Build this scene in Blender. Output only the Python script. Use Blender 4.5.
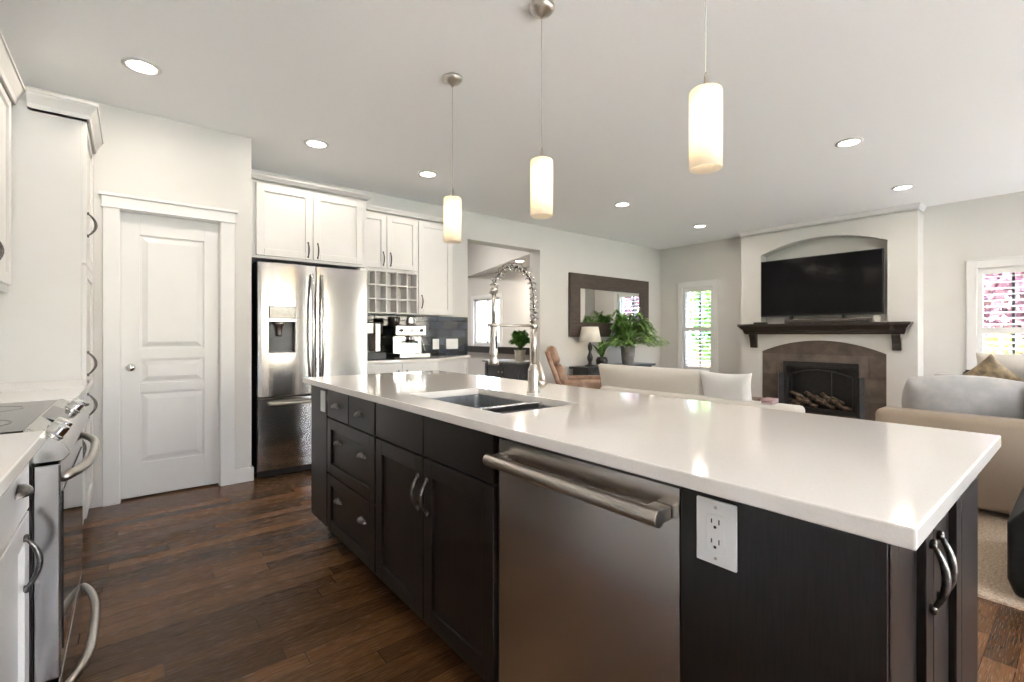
import bpy, bmesh, math, random
from mathutils import Vector, Matrix
for _o in list(bpy.data.objects): bpy.data.objects.remove(_o)
S = bpy.context.scene
COL = S.collection
PI = math.pi
random.seed(7)

# ------------------------------------------------------------------ camera
YAW = math.radians(39.06)
cam = bpy.data.objects.new('camera', bpy.data.cameras.new('camera'))
COL.objects.link(cam)
cam.location = (0, 0, 1.165)
cam.rotation_euler = (PI/2, 0, -YAW)
cam.data.sensor_width = 36
cam.data.lens = 470.7/1024*36
cam.data.shift_y = -6/1024
cam.data.clip_start = 0.02
S.camera = cam
# ------------------------------------------------------------------ world, exposure
W = bpy.data.worlds.new('world'); S.world = W; W.use_nodes = True
wn = W.node_tree.nodes; wl = W.node_tree.links
bg = wn['Background']
sky = wn.new('ShaderNodeTexSky'); sky.sky_type = 'NISHITA'
sky.sun_disc = False; sky.sun_elevation = math.radians(48); sky.sun_rotation = math.radians(200)
sky.air_density = 1.0; sky.dust_density = 3.0; sky.ozone_density = 1.0
mixw = wn.new('ShaderNodeMix'); mixw.data_type = 'RGBA'; mixw.inputs[0].default_value = 0.62
mixw.inputs[7].default_value = (0.285, 0.345, 0.45, 1)
wl.new(sky.outputs[0], mixw.inputs[6])
wl.new(mixw.outputs[2], bg.inputs[0])
bg.inputs[1].default_value = 8.6
sun = bpy.data.objects.new('sun', bpy.data.lights.new('sun', 'SUN')); COL.objects.link(sun)
sun.data.energy = 36; sun.data.color = (1, .95, .88); sun.data.angle = math.radians(1)
sun.rotation_euler = (math.radians(40), 0, math.radians(8))
vs = S.view_settings
vs.view_transform = 'Standard'; vs.look = 'None'; vs.gamma = 1; vs.use_curve_mapping = False
vs.exposure = 0.33
LAMP = 1.0   # scale of the room's lamps and the added fill lights

# ------------------------------------------------------------------ materials
def mat(name, col, rough=0.5, metal=0.0, **k):
    m = bpy.data.materials.new(name); m.use_nodes = True
    p = m.node_tree.nodes['Principled BSDF']
    p.inputs['Base Color'].default_value = (*col, 1)
    p.inputs['Roughness'].default_value = rough
    p.inputs['Metallic'].default_value = metal
    if 'coat' in k: p.inputs['Coat Weight'].default_value = k['coat']; p.inputs['Coat Roughness'].default_value = k.get('coatr', .1)
    if 'spec' in k: p.inputs['Specular IOR Level'].default_value = k['spec']
    if 'trans' in k: p.inputs['Transmission Weight'].default_value = k['trans']
    if 'emit' in k:
        p.inputs['Emission Color'].default_value = (*k['emit'], 1); p.inputs['Emission Strength'].default_value = k.get('es', 1)
    if 'sheen' in k: p.inputs['Sheen Weight'].default_value = k['sheen']
    if 'aniso' in k: p.inputs['Anisotropic'].default_value = k['aniso']
    return m
def P(m): return m.node_tree.nodes['Principled BSDF']
def noise_mat(m, c1, c2, scale=8, stretch=(1, 1, 1), detail=4, bump=0.0, bdist=.01, rvar=None, lo=.35, hi=.65):
    n = m.node_tree.nodes; l = m.node_tree.links; p = P(m)
    tc = n.new('ShaderNodeTexCoord'); mp = n.new('ShaderNodeMapping'); mp.inputs['Scale'].default_value = stretch
    l.new(tc.outputs['Object'], mp.inputs[0])
    t = n.new('ShaderNodeTexNoise'); t.inputs['Scale'].default_value = scale; t.inputs['Detail'].default_value = detail
    l.new(mp.outputs[0], t.inputs['Vector'])
    r = n.new('ShaderNodeValToRGB'); r.color_ramp.elements[0].position = lo; r.color_ramp.elements[1].position = hi
    r.color_ramp.elements[0].color = (*c1, 1); r.color_ramp.elements[1].color = (*c2, 1)
    l.new(t.outputs[0], r.inputs[0]); l.new(r.outputs[0], p.inputs['Base Color'])
    if bump:
        b = n.new('ShaderNodeBump'); b.inputs['Strength'].default_value = bump; b.inputs['Distance'].default_value = bdist
        l.new(t.outputs[0], b.inputs['Height']); l.new(b.outputs[0], p.inputs['Normal'])
    if rvar:
        mr = n.new('ShaderNodeMapRange'); mr.inputs[3].default_value = rvar[0]; mr.inputs[4].default_value = rvar[1]
        l.new(t.outputs[0], mr.inputs[0]); l.new(mr.outputs[0], p.inputs['Roughness'])
    return m
M = {}
M['wall'] = noise_mat(mat('wall_paint', (.68, .665, .64), .6), (.595, .585, .57), (.61, .60, .585), 3)
M['ceil'] = noise_mat(mat('ceiling_paint', (.86, .86, .86), .75), (.88, .90, .915), (.89, .91, .925), 60, bump=.12, bdist=.002)
M['trim'] = noise_mat(mat('trim_paint', (.78, .775, .765), .35), (.70, .70, .70), (.72, .72, .72), 5)
M['white'] = noise_mat(mat('white_lacquer', (.76, .745, .725), .32), (.66, .65, .64), (.68, .67, .66), 4)
M['rackin'] = noise_mat(mat('rack_interior', (.70, .66, .58), .5), (.68, .64, .56), (.72, .68, .60), 6)
M['quartz'] = noise_mat(mat('white_quartz', (.82, .79, .75), .09, coat=.3, coatr=.05), (.76, .735, .705), (.80, .775, .745), 260, detail=2, lo=.3, hi=.7)
M['steel'] = noise_mat(mat('brushed_steel', (.48, .47, .46), .18, 1), (.46, .45, .44), (.49, .48, .47), 30, (1, 1, 40), rvar=(.15, .2))
M['steelh'] = noise_mat(mat('brushed_steel_wide', (.60, .57, .545), .26, 1), (.575, .545, .52), (.595, .565, .54), 9, (1, .03, 22), detail=1, rvar=(.255, .275), lo=.2, hi=.8)
M['chrome'] = noise_mat(mat('polished_chrome', (.75, .75, .75), .08, 1), (.72, .72, .72), (.78, .78, .78), 20)
M['nickel'] = noise_mat(mat('satin_nickel', (.50, .47, .43), .28, 1), (.48, .45, .41), (.52, .49, .45), 40)
M['pewter'] = noise_mat(mat('dark_pewter', (.11, .105, .10), .32, 1), (.08, .075, .07), (.16, .15, .145), 90)
M['sink'] = noise_mat(mat('sink_steel', (.42, .43, .45), .3, 1), (.38, .39, .41), (.46, .47, .49), 40)
M['black'] = noise_mat(mat('black_plastic', (.012, .012, .013), .35), (.010, .010, .011), (.016, .016, .017), 30)
M['gloss'] = noise_mat(mat('black_glass', (.006, .006, .007), .05), (.005, .005, .006), (.008, .008, .009), 10)
M['tvscreen'] = noise_mat(mat('tv_screen', (.005, .005, .006), .12, spec=.12), (.005, .005, .006), (.007, .007, .008), 4)
M['patio'] = noise_mat(mat('bounce_concrete', (.52, .50, .47), .85), (.48, .46, .43), (.56, .54, .51), 4)  # pale ground added to bounce daylight up to the ceiling
M['navy'] = noise_mat(mat('charcoal_paint', (.035, .038, .042), .4), (.030, .033, .037), (.042, .045, .05), 14)
M['espresso'] = noise_mat(mat('espresso_wood', (.02, .014, .012), .32, spec=.34), (.005, .0035, .0033), (.012, .0085, .0078), 26, (9, 9, .55), detail=8, bump=.08, bdist=.002)
M['mantel'] = noise_mat(mat('mantel_wood', (.02, .015, .013), .35, coat=.2), (.012, .009, .008), (.03, .022, .018), 20, (6, .5, 6), detail=8)
M['mirrorframe'] = noise_mat(mat('mirror_frame_wood', (.06, .045, .037), .45), (.042, .031, .025), (.075, .057, .047), 16, (.6, 6, 6), detail=8)
M['mirror'] = noise_mat(mat('mirror_silver', (.93, .93, .93), .005, 1), (.93, .93, .93), (.94, .94, .94), 2)
M['glass'] = noise_mat(mat('clear_glass', (1, 1, 1), 0, trans=1), (1, 1, 1), (.99, 1, 1), 2)
P(M['glass']).inputs['IOR'].default_value = 1.02
M['plate'] = noise_mat(mat('outlet_plastic', (.80, .81, .81), .3), (.79, .80, .80), (.82, .83, .83), 8)
M['slot'] = noise_mat(mat('outlet_slot', (.02, .02, .02), .6), (.018, .018, .018), (.025, .025, .025), 8)
M['cream'] = noise_mat(mat('cream_upholstery', (.56, .53, .485), .9, sheen=.1), (.53, .50, .455), (.60, .57, .525), 220, bump=.25, bdist=.002)
M['taupe'] = noise_mat(mat('taupe_upholstery', (.36, .285, .21), .9, sheen=.1), (.25, .195, .145), (.29, .23, .17), 240, bump=.25, bdist=.002)
M['greypil'] = noise_mat(mat('grey_pillow_fabric', (.50, .475, .45), .75, sheen=.2), (.36, .36, .365), (.44, .435, .43), 12, bump=.2, bdist=.01)
M['tanpil'] = noise_mat(mat('tan_pillow_fabric', (.46, .32, .19), .8, sheen=.2), (.42, .29, .17), (.50, .35, .21), 60, bump=.2, bdist=.003)
M['olive'] = noise_mat(mat('brown_pillow_fabric', (.22, .16, .09), .7), (.12, .09, .055), (.30, .22, .12), 18)
M['bluepil'] = noise_mat(mat('pale_pillow_fabric', (.70, .70, .69), .85), (.67, .67, .66), (.73, .73, .72), 160, bump=.2, bdist=.002)
M['tan'] = noise_mat(mat('tan_leather', (.25, .14, .09), .4), (.19, .105, .065), (.29, .175, .115), 14, bump=.25, bdist=.006)
M['blackleather'] = noise_mat(mat('black_leather', (.010, .010, .010), .42, spec=.3), (.004, .004, .004), (.011, .011, .0115), 22, detail=8, bump=.5, bdist=.006)
M['carpet'] = noise_mat(mat('beige_carpet', (.40, .31, .23), 1.0), (.30, .23, .165), (.50, .40, .30), 90, detail=8, bump=1, bdist=.01)
M['shade'] = noise_mat(mat('lamp_shade_linen', (.80, .77, .70), .8), (.78, .75, .68), (.82, .79, .72), 150)
M['pot'] = noise_mat(mat('grey_pot', (.17, .17, .165), .6), (.14, .14, .135), (.21, .21, .205), 12)
M['stonepot'] = noise_mat(mat('pale_stone_pot', (.42, .39, .34), .7), (.36, .33, .29), (.47, .44, .39), 12)
M['soil'] = noise_mat(mat('soil', (.03, .02, .014), 1), (.02, .013, .01), (.045, .03, .02), 60)
M['leaf'] = noise_mat(mat('green_leaf', (.06, .17, .03), .45), (.035, .115, .02), (.12, .27, .05), 9)
M['fern'] = noise_mat(mat('fern_leaf', (.15, .32, .07), .5), (.14, .30, .07), (.34, .52, .15), 9)
M['leafdark'] = noise_mat(mat('dark_leaf', (.05, .12, .03), .4), (.03, .085, .02), (.09, .18, .05), 12)
M['outleaf'] = noise_mat(mat('garden_leaf', (.12, .30, .05), .6), (.05, .16, .02), (.26, .42, .10), 5)
M['plumleaf'] = noise_mat(mat('plum_leaf', (.16, .045, .06), .6), (.14, .05, .07), (.42, .22, .26), 6)
M['yleaf'] = noise_mat(mat('yellow_green_leaf', (.40, .42, .10), .6), (.25, .32, .05), (.55, .55, .20), 6)
M['bark'] = noise_mat(mat('bark', (.08, .05, .035), .9), (.05, .035, .025), (.11, .075, .05), 20, (1, 1, .2))
M['lawn'] = noise_mat(mat('lawn', (.10, .20, .05), .95), (.07, .15, .035), (.14, .26, .07), 6)
M['firebox'] = noise_mat(mat('firebox_metal', (.012, .012, .013), .4), (.010, .010, .011), (.017, .017, .018), 20)
M['log'] = noise_mat(mat('ceramic_log', (.20, .13, .085), .9), (.035, .024, .018), (.17, .115, .08), 22, detail=8, bump=.6, bdist=.01)
M['wood'] = noise_mat(mat('walnut_table_wood', (.11, .05, .025), .35), (.08, .035, .018), (.14, .07, .035), 14, (6, .6, 6))
M['fence'] = noise_mat(mat('cedar_fence', (.40, .17, .09), .8), (.32, .13, .07), (.47, .21, .12), 8, (1, 1, .3))
M['brushblue'] = M['steel']
M['greybox'] = noise_mat(mat('grey_table_paint', (.42, .39, .36), .6), (.40, .37, .34), (.44, .41, .38), 8)
M['cable'] = noise_mat(mat('pendant_cable', (.5, .49, .47), .4, .6), (.48, .47, .45), (.52, .51, .49), 8)
M['lampglow'] = mat('lit_downlight', (1, .95, .88), .5, emit=(1.0, .93, .82), es=22)
M['purple'] = noise_mat(mat('mauve_cloth', (.30, .20, .21), .8), (.26, .17, .18), (.34, .23, .24), 30)

def opal():
    m = bpy.data.materials.new('opal_glass'); m.use_nodes = True
    n = m.node_tree.nodes; l = m.node_tree.links
    out = n['Material Output']; n.remove(n['Principled BSDF'])
    t = n.new('ShaderNodeBsdfTranslucent'); t.inputs[0].default_value = (.97, .91, .80, 1)
    d = n.new('ShaderNodeBsdfDiffuse'); d.inputs[0].default_value = (.90, .87, .80, 1)
    g = n.new('ShaderNodeBsdfGlossy'); g.inputs['Roughness'].default_value = .15
    nz = n.new('ShaderNodeTexNoise'); nz.inputs['Scale'].default_value = 25
    tc = n.new('ShaderNodeTexCoord'); l.new(tc.outputs['Object'], nz.inputs['Vector'])
    mr = n.new('ShaderNodeMapRange'); mr.inputs[3].default_value = .40; mr.inputs[4].default_value = .48
    l.new(nz.outputs[0], mr.inputs[0])
    a = n.new('ShaderNodeMixShader'); l.new(mr.outputs[0], a.inputs[0]); l.new(t.outputs[0], a.inputs[1]); l.new(d.outputs[0], a.inputs[2])
    b = n.new('ShaderNodeMixShader'); b.inputs[0].default_value = .04; l.new(a.outputs[0], b.inputs[1]); l.new(g.outputs[0], b.inputs[2])
    l.new(b.outputs[0], out.inputs[0]); return m
M['opal'] = opal()

def wood_floor():
    m = mat('oak_floor', (.08, .045, .025), .3, spec=.17); n = m.node_tree.nodes; l = m.node_tree.links; p = P(m)
    def math_(op, a, b=None, c=None):
        q = n.new('ShaderNodeMath'); q.operation = op
        for i, v in enumerate((a, b, c)):
            if v is None: continue
            if isinstance(v, (int, float)): q.inputs[i].default_value = v
            else: l.new(v, q.inputs[i])
        return q.outputs[0]
    def vec(x, y, z=0.0):
        q = n.new('ShaderNodeCombineXYZ')
        for i, v in enumerate((x, y, z)):
            if isinstance(v, (int, float)): q.inputs[i].default_value = v
            else: l.new(v, q.inputs[i])
        return q.outputs[0]
    def white(v):
        q = n.new('ShaderNodeTexWhiteNoise'); q.noise_dimensions = '2D'; l.new(v, q.inputs['Vector']); return q.outputs['Value']
    tc = n.new('ShaderNodeTexCoord'); sp = n.new('ShaderNodeSeparateXYZ'); l.new(tc.outputs['Object'], sp.inputs[0])
    W_, L_ = .083, 1.15
    ry = math_('DIVIDE', sp.outputs[1], W_); row = math_('FLOOR', ry)
    off = white(vec(row, 3.7)); rx = math_('ADD', math_('DIVIDE', sp.outputs[0], L_), math_('MULTIPLY', off, 7.0))
    col = math_('FLOOR', rx); rv = white(vec(col, row)); rv2 = white(vec(math_('ADD', col, 51.3), row))
    # grain coordinates shifted per board
    gx = math_('ADD', math_('MULTIPLY', sp.outputs[0], 1.3), math_('MULTIPLY', rv, 31.0))
    gy = math_('ADD', math_('MULTIPLY', sp.outputs[1], 13.0), math_('MULTIPLY', rv2, 17.0))
    g = vec(gx, gy)
    nz = n.new('ShaderNodeTexNoise'); nz.inputs['Scale'].default_value = 1.5; nz.inputs['Detail'].default_value = 4; nz.inputs['Distortion'].default_value = .6
    l.new(g, nz.inputs['Vector'])
    rings = math_('FRACT', math_('MULTIPLY', nz.outputs[0], 8.0))           # contour lines of the noise read as cathedral grain
    line = n.new('ShaderNodeMapRange'); line.inputs[1].default_value = 0; line.inputs[2].default_value = .42; line.inputs[3].default_value = .5; line.inputs[4].default_value = 1
    l.new(rings, line.inputs[0])
    fine = n.new('ShaderNodeTexNoise'); fine.inputs['Scale'].default_value = 9; fine.inputs['Detail'].default_value = 6
    l.new(vec(math_('MULTIPLY', gx, 1.2), math_('MULTIPLY', gy, 3.2)), fine.inputs['Vector'])
    tone = math_('ADD', math_('MULTIPLY', rv, .46), math_('MULTIPLY', fine.outputs[0], .62))
    r1 = n.new('ShaderNodeValToRGB'); e = r1.color_ramp.elements
    e[0].position = .15; e[0].color = (.034, .0145, .006, 1); e[1].position = .95; e[1].color = (.18, .088, .037, 1)
    e2 = e.new(.55); e2.color = (.085, .040, .016, 1)
    l.new(tone, r1.inputs[0])
    dk = n.new('ShaderNodeMix'); dk.data_type = 'RGBA'; dk.blend_type = 'MULTIPLY'; dk.inputs[0].default_value = .62
    l.new(r1.outputs[0], dk.inputs[6]); l.new(line.outputs[0], dk.inputs[7])
    fy_ = math_('FRACT', ry); fx_ = math_('FRACT', rx)
    gap = math_('MAXIMUM', math_('LESS_THAN', fy_, .022), math_('LESS_THAN', fx_, .0022))
    mo = n.new('ShaderNodeMix'); mo.data_type = 'RGBA'; l.new(gap, mo.inputs[0]); l.new(dk.outputs[2], mo.inputs[6]); mo.inputs[7].default_value = (.018, .009, .005, 1)
    l.new(mo.outputs[2], p.inputs['Base Color'])
    mr = n.new('ShaderNodeMapRange'); mr.inputs[3].default_value = .20; mr.inputs[4].default_value = .32
    l.new(fine.outputs[0], mr.inputs[0]); l.new(mr.outputs[0], p.inputs['Roughness'])
    b = n.new('ShaderNodeBump'); b.inputs['Strength'].default_value = .05; b.inputs['Distance'].default_value = .001
    l.new(line.outputs[0], b.inputs['Height']); l.new(b.outputs[0], p.inputs['Normal'])
    return m
M['floor'] = wood_floor()

def tile_mat(name, c1, c2, mort, w, h, ms, rough, axes, off=.5, var=.5, bumps=.4):
    m = mat(name, c1, rough); n = m.node_tree.nodes; l = m.node_tree.links; p = P(m)
    tc = n.new('ShaderNodeTexCoord'); sx = n.new('ShaderNodeSeparateXYZ'); cx = n.new('ShaderNodeCombineXYZ')
    l.new(tc.outputs['Object'], sx.inputs[0]); l.new(sx.outputs[axes[0]], cx.inputs[0]); l.new(sx.outputs[axes[1]], cx.inputs[1])
    br = n.new('ShaderNodeTexBrick'); br.offset = off; br.inputs['Mortar Smooth'].default_value = .6; br.inputs['Scale'].default_value = 1
    br.inputs['Brick Width'].default_value = w; br.inputs['Row Height'].default_value = h; br.inputs['Mortar Size'].default_value = ms
    br.inputs['Color1'].default_value = (*c1, 1); br.inputs['Color2'].default_value = (*c2, 1); br.inputs['Mortar'].default_value = (*mort, 1)
    l.new(cx.outputs[0], br.inputs['Vector'])
    nz = n.new('ShaderNodeTexNoise'); nz.inputs['Scale'].default_value = 7; nz.inputs['Detail'].default_value = 6
    l.new(tc.outputs['Object'], nz.inputs['Vector'])
    r = n.new('ShaderNodeValToRGB'); r.color_ramp.elements[0].position = .3; r.color_ramp.elements[1].position = .7
    r.color_ramp.elements[0].color = (1-var, 1-var, 1-var, 1); r.color_ramp.elements[1].color = (1+var*.6, 1+var*.5, 1+var*.4, 1)
    l.new(nz.outputs[0], r.inputs[0])
    mx = n.new('ShaderNodeMix'); mx.data_type = 'RGBA'; mx.blend_type = 'MULTIPLY'; mx.inputs[0].default_value = 1
    l.new(br.outputs['Color'], mx.inputs[6]); l.new(r.outputs[0], mx.inputs[7]); l.new(mx.outputs[2], p.inputs['Base Color'])
    b = n.new('ShaderNodeBump'); b.invert = True; b.inputs['Strength'].default_value = bumps; b.inputs['Distance'].default_value = .004
    l.new(br.outputs['Fac'], b.inputs['Height']); l.new(b.outputs[0], p.inputs['Normal'])
    return m
M['subway'] = tile_mat('dark_subway_tile', (.004, .007, .013), (.030, .042, .062), (.012, .014, .018), .20, .095, .006, .07, (0, 2), bumps=1.0)
M['slate'] = tile_mat('brown_fireplace_tile', (.082, .062, .050), (.125, .10, .084), (.06, .052, .045), .37, .30, .003, .45, (1, 2), var=.45)

# ------------------------------------------------------------------ mesh helpers
class B:
    def __init__(s): s.bm = bmesh.new()
    def hexa(s, c):
        v = [s.bm.verts.new(p) for p in c]
        for f in ((0, 1, 3, 2), (4, 6, 7, 5), (0, 4, 5, 1), (2, 3, 7, 6), (0, 2, 6, 4), (1, 5, 7, 3)):
            s.bm.faces.new([v[i] for i in f])
        return s
    def box(s, x0, x1, y0, y1, z0, z1):
        return s.hexa([(x, y, z) for x in (x0, x1) for y in (y0, y1) for z in (z0, z1)])
    def fbox(s, fr, u0, u1, v0, v1, w0, w1):
        return s.hexa([fr(u, v, w) for u in (u0, u1) for v in (v0, v1) for w in (w0, w1)])
    def prism(s, pts, fn, a0, a1):
        A = [s.bm.verts.new(fn(p[0], p[1], a0)) for p in pts]; C = [s.bm.verts.new(fn(p[0], p[1], a1)) for p in pts]
        s.bm.faces.new(A); s.bm.faces.new(C[::-1])
        for i in range(len(pts)):
            j = (i+1) % len(pts); s.bm.faces.new((A[i], A[j], C[j], C[i]))
        return s
    def tube(s, pts, r, seg=12, cap=True, flat=1.0):
        pts = [Vector(p) for p in pts]; n = len(pts)
        rr = r if isinstance(r, (list, tuple)) else [r]*n
        t0 = (pts[1]-pts[0]).normalized()
        up = Vector((0, 0, 1)) if abs(t0.z) < .9 else Vector((1, 0, 0))
        nrm = (up - t0*up.dot(t0)).normalized(); rings = []
        for i in range(n):
            t = (pts[min(i+1, n-1)]-pts[max(i-1, 0)]).normalized()
            nrm = (nrm - t*nrm.dot(t)).normalized(); bn = t.cross(nrm)
            rings.append([s.bm.verts.new(pts[i]+(nrm*math.cos(2*PI*k/seg)+bn*math.sin(2*PI*k/seg)*flat)*rr[i]) for k in range(seg)])
        for a, b in zip(rings, rings[1:]):
            for k in range(seg): s.bm.faces.new((a[k], a[(k+1) % seg], b[(k+1) % seg], b[k]))
        if cap: s.bm.faces.new(rings[0][::-1]); s.bm.faces.new(rings[-1])
        return s
    def cyl(s, p0, p1, r0, r1=None, seg=20): return s.tube([p0, p1], [r0, r0 if r1 is None else r1], seg)
    def lathe(s, prof, c, seg=28, ax=None, close=False):
        c = Vector(c); rings = []
        if ax is None: f = lambda r, h, a: c+Vector((r*math.cos(a), r*math.sin(a), h))
        else:
            z = Vector(ax).normalized(); x = z.orthogonal().normalized(); y = z.cross(x)
            f = lambda r, h, a: c+x*(r*math.cos(a))+y*(r*math.sin(a))+z*h
        for r, h in prof:
            rings.append([s.bm.verts.new(f(max(r, 1e-4), h, 2*PI*k/seg)) for k in range(seg)])
        pr = list(zip(rings, rings[1:]))
        if close: pr.append((rings[-1], rings[0]))
        for a, b in pr:
            for k in range(seg): s.bm.faces.new((a[k], a[(k+1) % seg], b[(k+1) % seg], b[k]))
        if not close:
            s.bm.faces.new(rings[0][::-1]); s.bm.faces.new(rings[-1])
        return s
    def ball(s, c, r, seg=16, n=10):
        r = (r, r, r) if not isinstance(r, tuple) else r; c = Vector(c)
        rings = [[s.bm.verts.new(c+Vector((r[0]*math.sin(t)*math.cos(2*PI*k/seg), r[1]*math.sin(t)*math.sin(2*PI*k/seg), r[2]*math.cos(t)))) for k in range(seg)] for t in [max(.02, min(PI-.02, PI*i/n)) for i in range(n+1)]]
        for a, b in zip(rings, rings[1:]):
            for k in range(seg): s.bm.faces.new((a[k], a[(k+1) % seg], b[(k+1) % seg], b[k]))
        s.bm.faces.new(rings[0]); s.bm.faces.new(rings[-1][::-1]); return s
    def pillow(s, mtx, w, h, t, n=14, pinch=.1, edge=.012):
        g = {}
        for side in (1, -1):
            for i in range(n+1):
                for j in range(n+1):
                    a = -1+2*i/n; b = -1+2*j/n
                    k = (1-abs(a)**2.4)*(1-abs(b)**2.4)
                    px = a*(1-pinch*(1-abs(b)**2)*.9*abs(a)); py = b*(1-pinch*(1-abs(a)**2)*.9*abs(b))
                    z = side*(edge*.5+(t/2)*max(k, 0)**.55)
                    z += side*.04*t*math.sin(a*5+b*3)*k
                    g[side, i, j] = s.bm.verts.new(mtx @ Vector((px*w/2, py*h/2, z)))
        for side in (1, -1):
            for i in range(n):
                for j in range(n): s.bm.faces.new((g[side, i, j], g[side, i+1, j], g[side, i+1, j+1], g[side, i, j+1]))
        for i in range(n):
            for (q0, q1) in (((i, 0), (i+1, 0)), ((i, n), (i+1, n)), ((0, i), (0, i+1)), ((n, i), (n, i+1))):
                s.bm.faces.new((g[1, *q0], g[1, *q1], g[-1, *q1], g[-1, *q0]))
        return s
    def leaf(s, p, d, nrm, L, w, fold=.15):
        d = d.normalized(); sd = d.cross(nrm)
        if sd.length < 1e-4: sd = d.orthogonal()
        sd.normalize(); up = sd.cross(d)
        v = [s.bm.verts.new(x) for x in (p, p+d*L*.45+sd*w+up*fold*w, p+d*L, p+d*L*.45-sd*w+up*fold*w)]
        s.bm.faces.new((v[0], v[1], v[2])); s.bm.faces.new((v[0], v[2], v[3])); return s
ORG = {}
def obj(name, b, m, parent=None, smooth=False, bevel=0, seg=2, recalc=True, solid=0, kind=None, label=None):
    bm = b.bm
    if recalc: bmesh.ops.recalc_face_normals(bm, faces=bm.faces)
    org = ORG.get(parent.name, Vector((0, 0, 0))) if parent else Vector((0, 0, 0))
    if parent: bmesh.ops.translate(bm, verts=bm.verts, vec=-org)
    me = bpy.data.meshes.new(name); bm.to_mesh(me); bm.free()
    me.materials.append(M[m] if isinstance(m, str) else m)
    if smooth:
        for p in me.polygons: p.use_smooth = True
    o = bpy.data.objects.new(name, me); COL.objects.link(o)
    if parent: o.parent = parent
    ORG[o.name] = org
    if solid:
        q = o.modifiers.new('s', 'SOLIDIFY'); q.thickness = solid; q.offset = 0
    if bevel:
        q = o.modifiers.new('b', 'BEVEL'); q.width = bevel; q.segments = seg; q.limit_method = 'ANGLE'; q.angle_limit = math.radians(40)
        q.harden_normals = False
        if seg > 2:
            for p in me.polygons: p.use_smooth = True
    if kind: o['kind'] = kind
    if label: o['label'] = label
    return o
def tag(o, label, cat, group=None):
    o['label'] = label; o['category'] = cat
    if group: o['group'] = group
    return o
def thing(name, label, cat, loc=(0, 0, 0), group=None):
    o = bpy.data.objects.new(name, None); COL.objects.link(o); o.location = loc; o.empty_display_size = .1
    ORG[o.name] = Vector(loc); return tag(o, label, cat, group)
def struct(name, b, m, parent=None, **k):
    return obj(name, b, m, parent, kind='structure', **k)
def dup(root, loc, rotz=None, label=None):
    def cp(o, par):
        c = o.copy(); COL.objects.link(c)
        if par: c.parent = par
        for ch in [x for x in list(bpy.data.objects) if x.parent == o]: cp(ch, c)
        return c
    r = cp(root, None); r.location = loc
    if rotz is not None: r.rotation_euler = (0, 0, rotz)
    if label: r['label'] = label
    return r
# frames: (u, v, w) -> world, u along the face, v up, w out of it
def FX(x): return lambda u, v, w: (x-w, u, v)        # faces -X
def FXp(x): return lambda u, v, w: (x+w, u, v)       # faces +X
def FY(y): return lambda u, v, w: (u, y-w, v)        # faces -Y
def FA(ox, oy, ang):                                  # any angle, u direction = ang, normal to its right
    c, s = math.cos(ang), math.sin(ang)
    return lambda u, v, w: (ox+u*c+w*s, oy+u*s-w*c, v)
def shaker(fr, u0, u1, v0, v1, st=.06, t=.02, rec=.012):
    b = B()
    b.fbox(fr, u0, u0+st, v0, v1, 0, t); b.fbox(fr, u1-st, u1, v0, v1, 0, t)
    b.fbox(fr, u0+st, u1-st, v0, v0+st, 0, t); b.fbox(fr, u0+st, u1-st, v1-st, v1, 0, t)
    b.fbox(fr, u0+st, u1-st, v0+st, v1-st, 0, t-rec)
    return b
def bow(fr, u, v, L, parent, m='pewter', w0=.02, out=.024, r=.0055, horiz=False):
    b = B(); pts = []; rad = []
    for i in range(15):
        s = -1+2*i/14; k = math.cos(s*PI/2)**.8 if abs(s) < 1 else 0
        a = s*L/2; w = w0+.004+out*k
        pts.append(fr(u+a, v, w) if horiz else fr(u, v+a, w)); rad.append(r*(.7+.55*k))
    b.tube(pts, rad, 10)
    for s in (-1, 1):
        a = s*L/2
        p0 = fr(u+a, v, w0) if horiz else fr(u, v+a, w0); p1 = fr(u+a, v, w0+.010) if horiz else fr(u, v+a, w0+.010)
        b.cyl(p0, p1, .0075, .006, 12)
        e = s*(L/2+.006); q = fr(u+e, v, w0+.005) if horiz else fr(u, v+e, w0+.005); b.ball(q, .0055, 8, 6)
    return obj('handle', b, m, parent, smooth=True)
def cup(fr, u, v, parent, w0=.02, a=.04, h=.022, c=.024):
    b = B(); N = 14; K = 6; g = []
    for i in range(N+1):
        t = PI*i/N
        g.append([b.bm.verts.new(fr(u+a*math.cos(t), v+h*math.sin(t)*math.cos(PI/2*j/K), w0+.002+c*math.sin(t)**.7*math.sin(PI/2*j/K))) for j in range(K+1)])
    for i in range(N):
        for j in range(K): b.bm.faces.new((g[i][j], g[i+1][j], g[i+1][j+1], g[i][j+1]))
    o = obj('handle', b, 'pewter', parent, smooth=True, solid=.0025)
    return o

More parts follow.
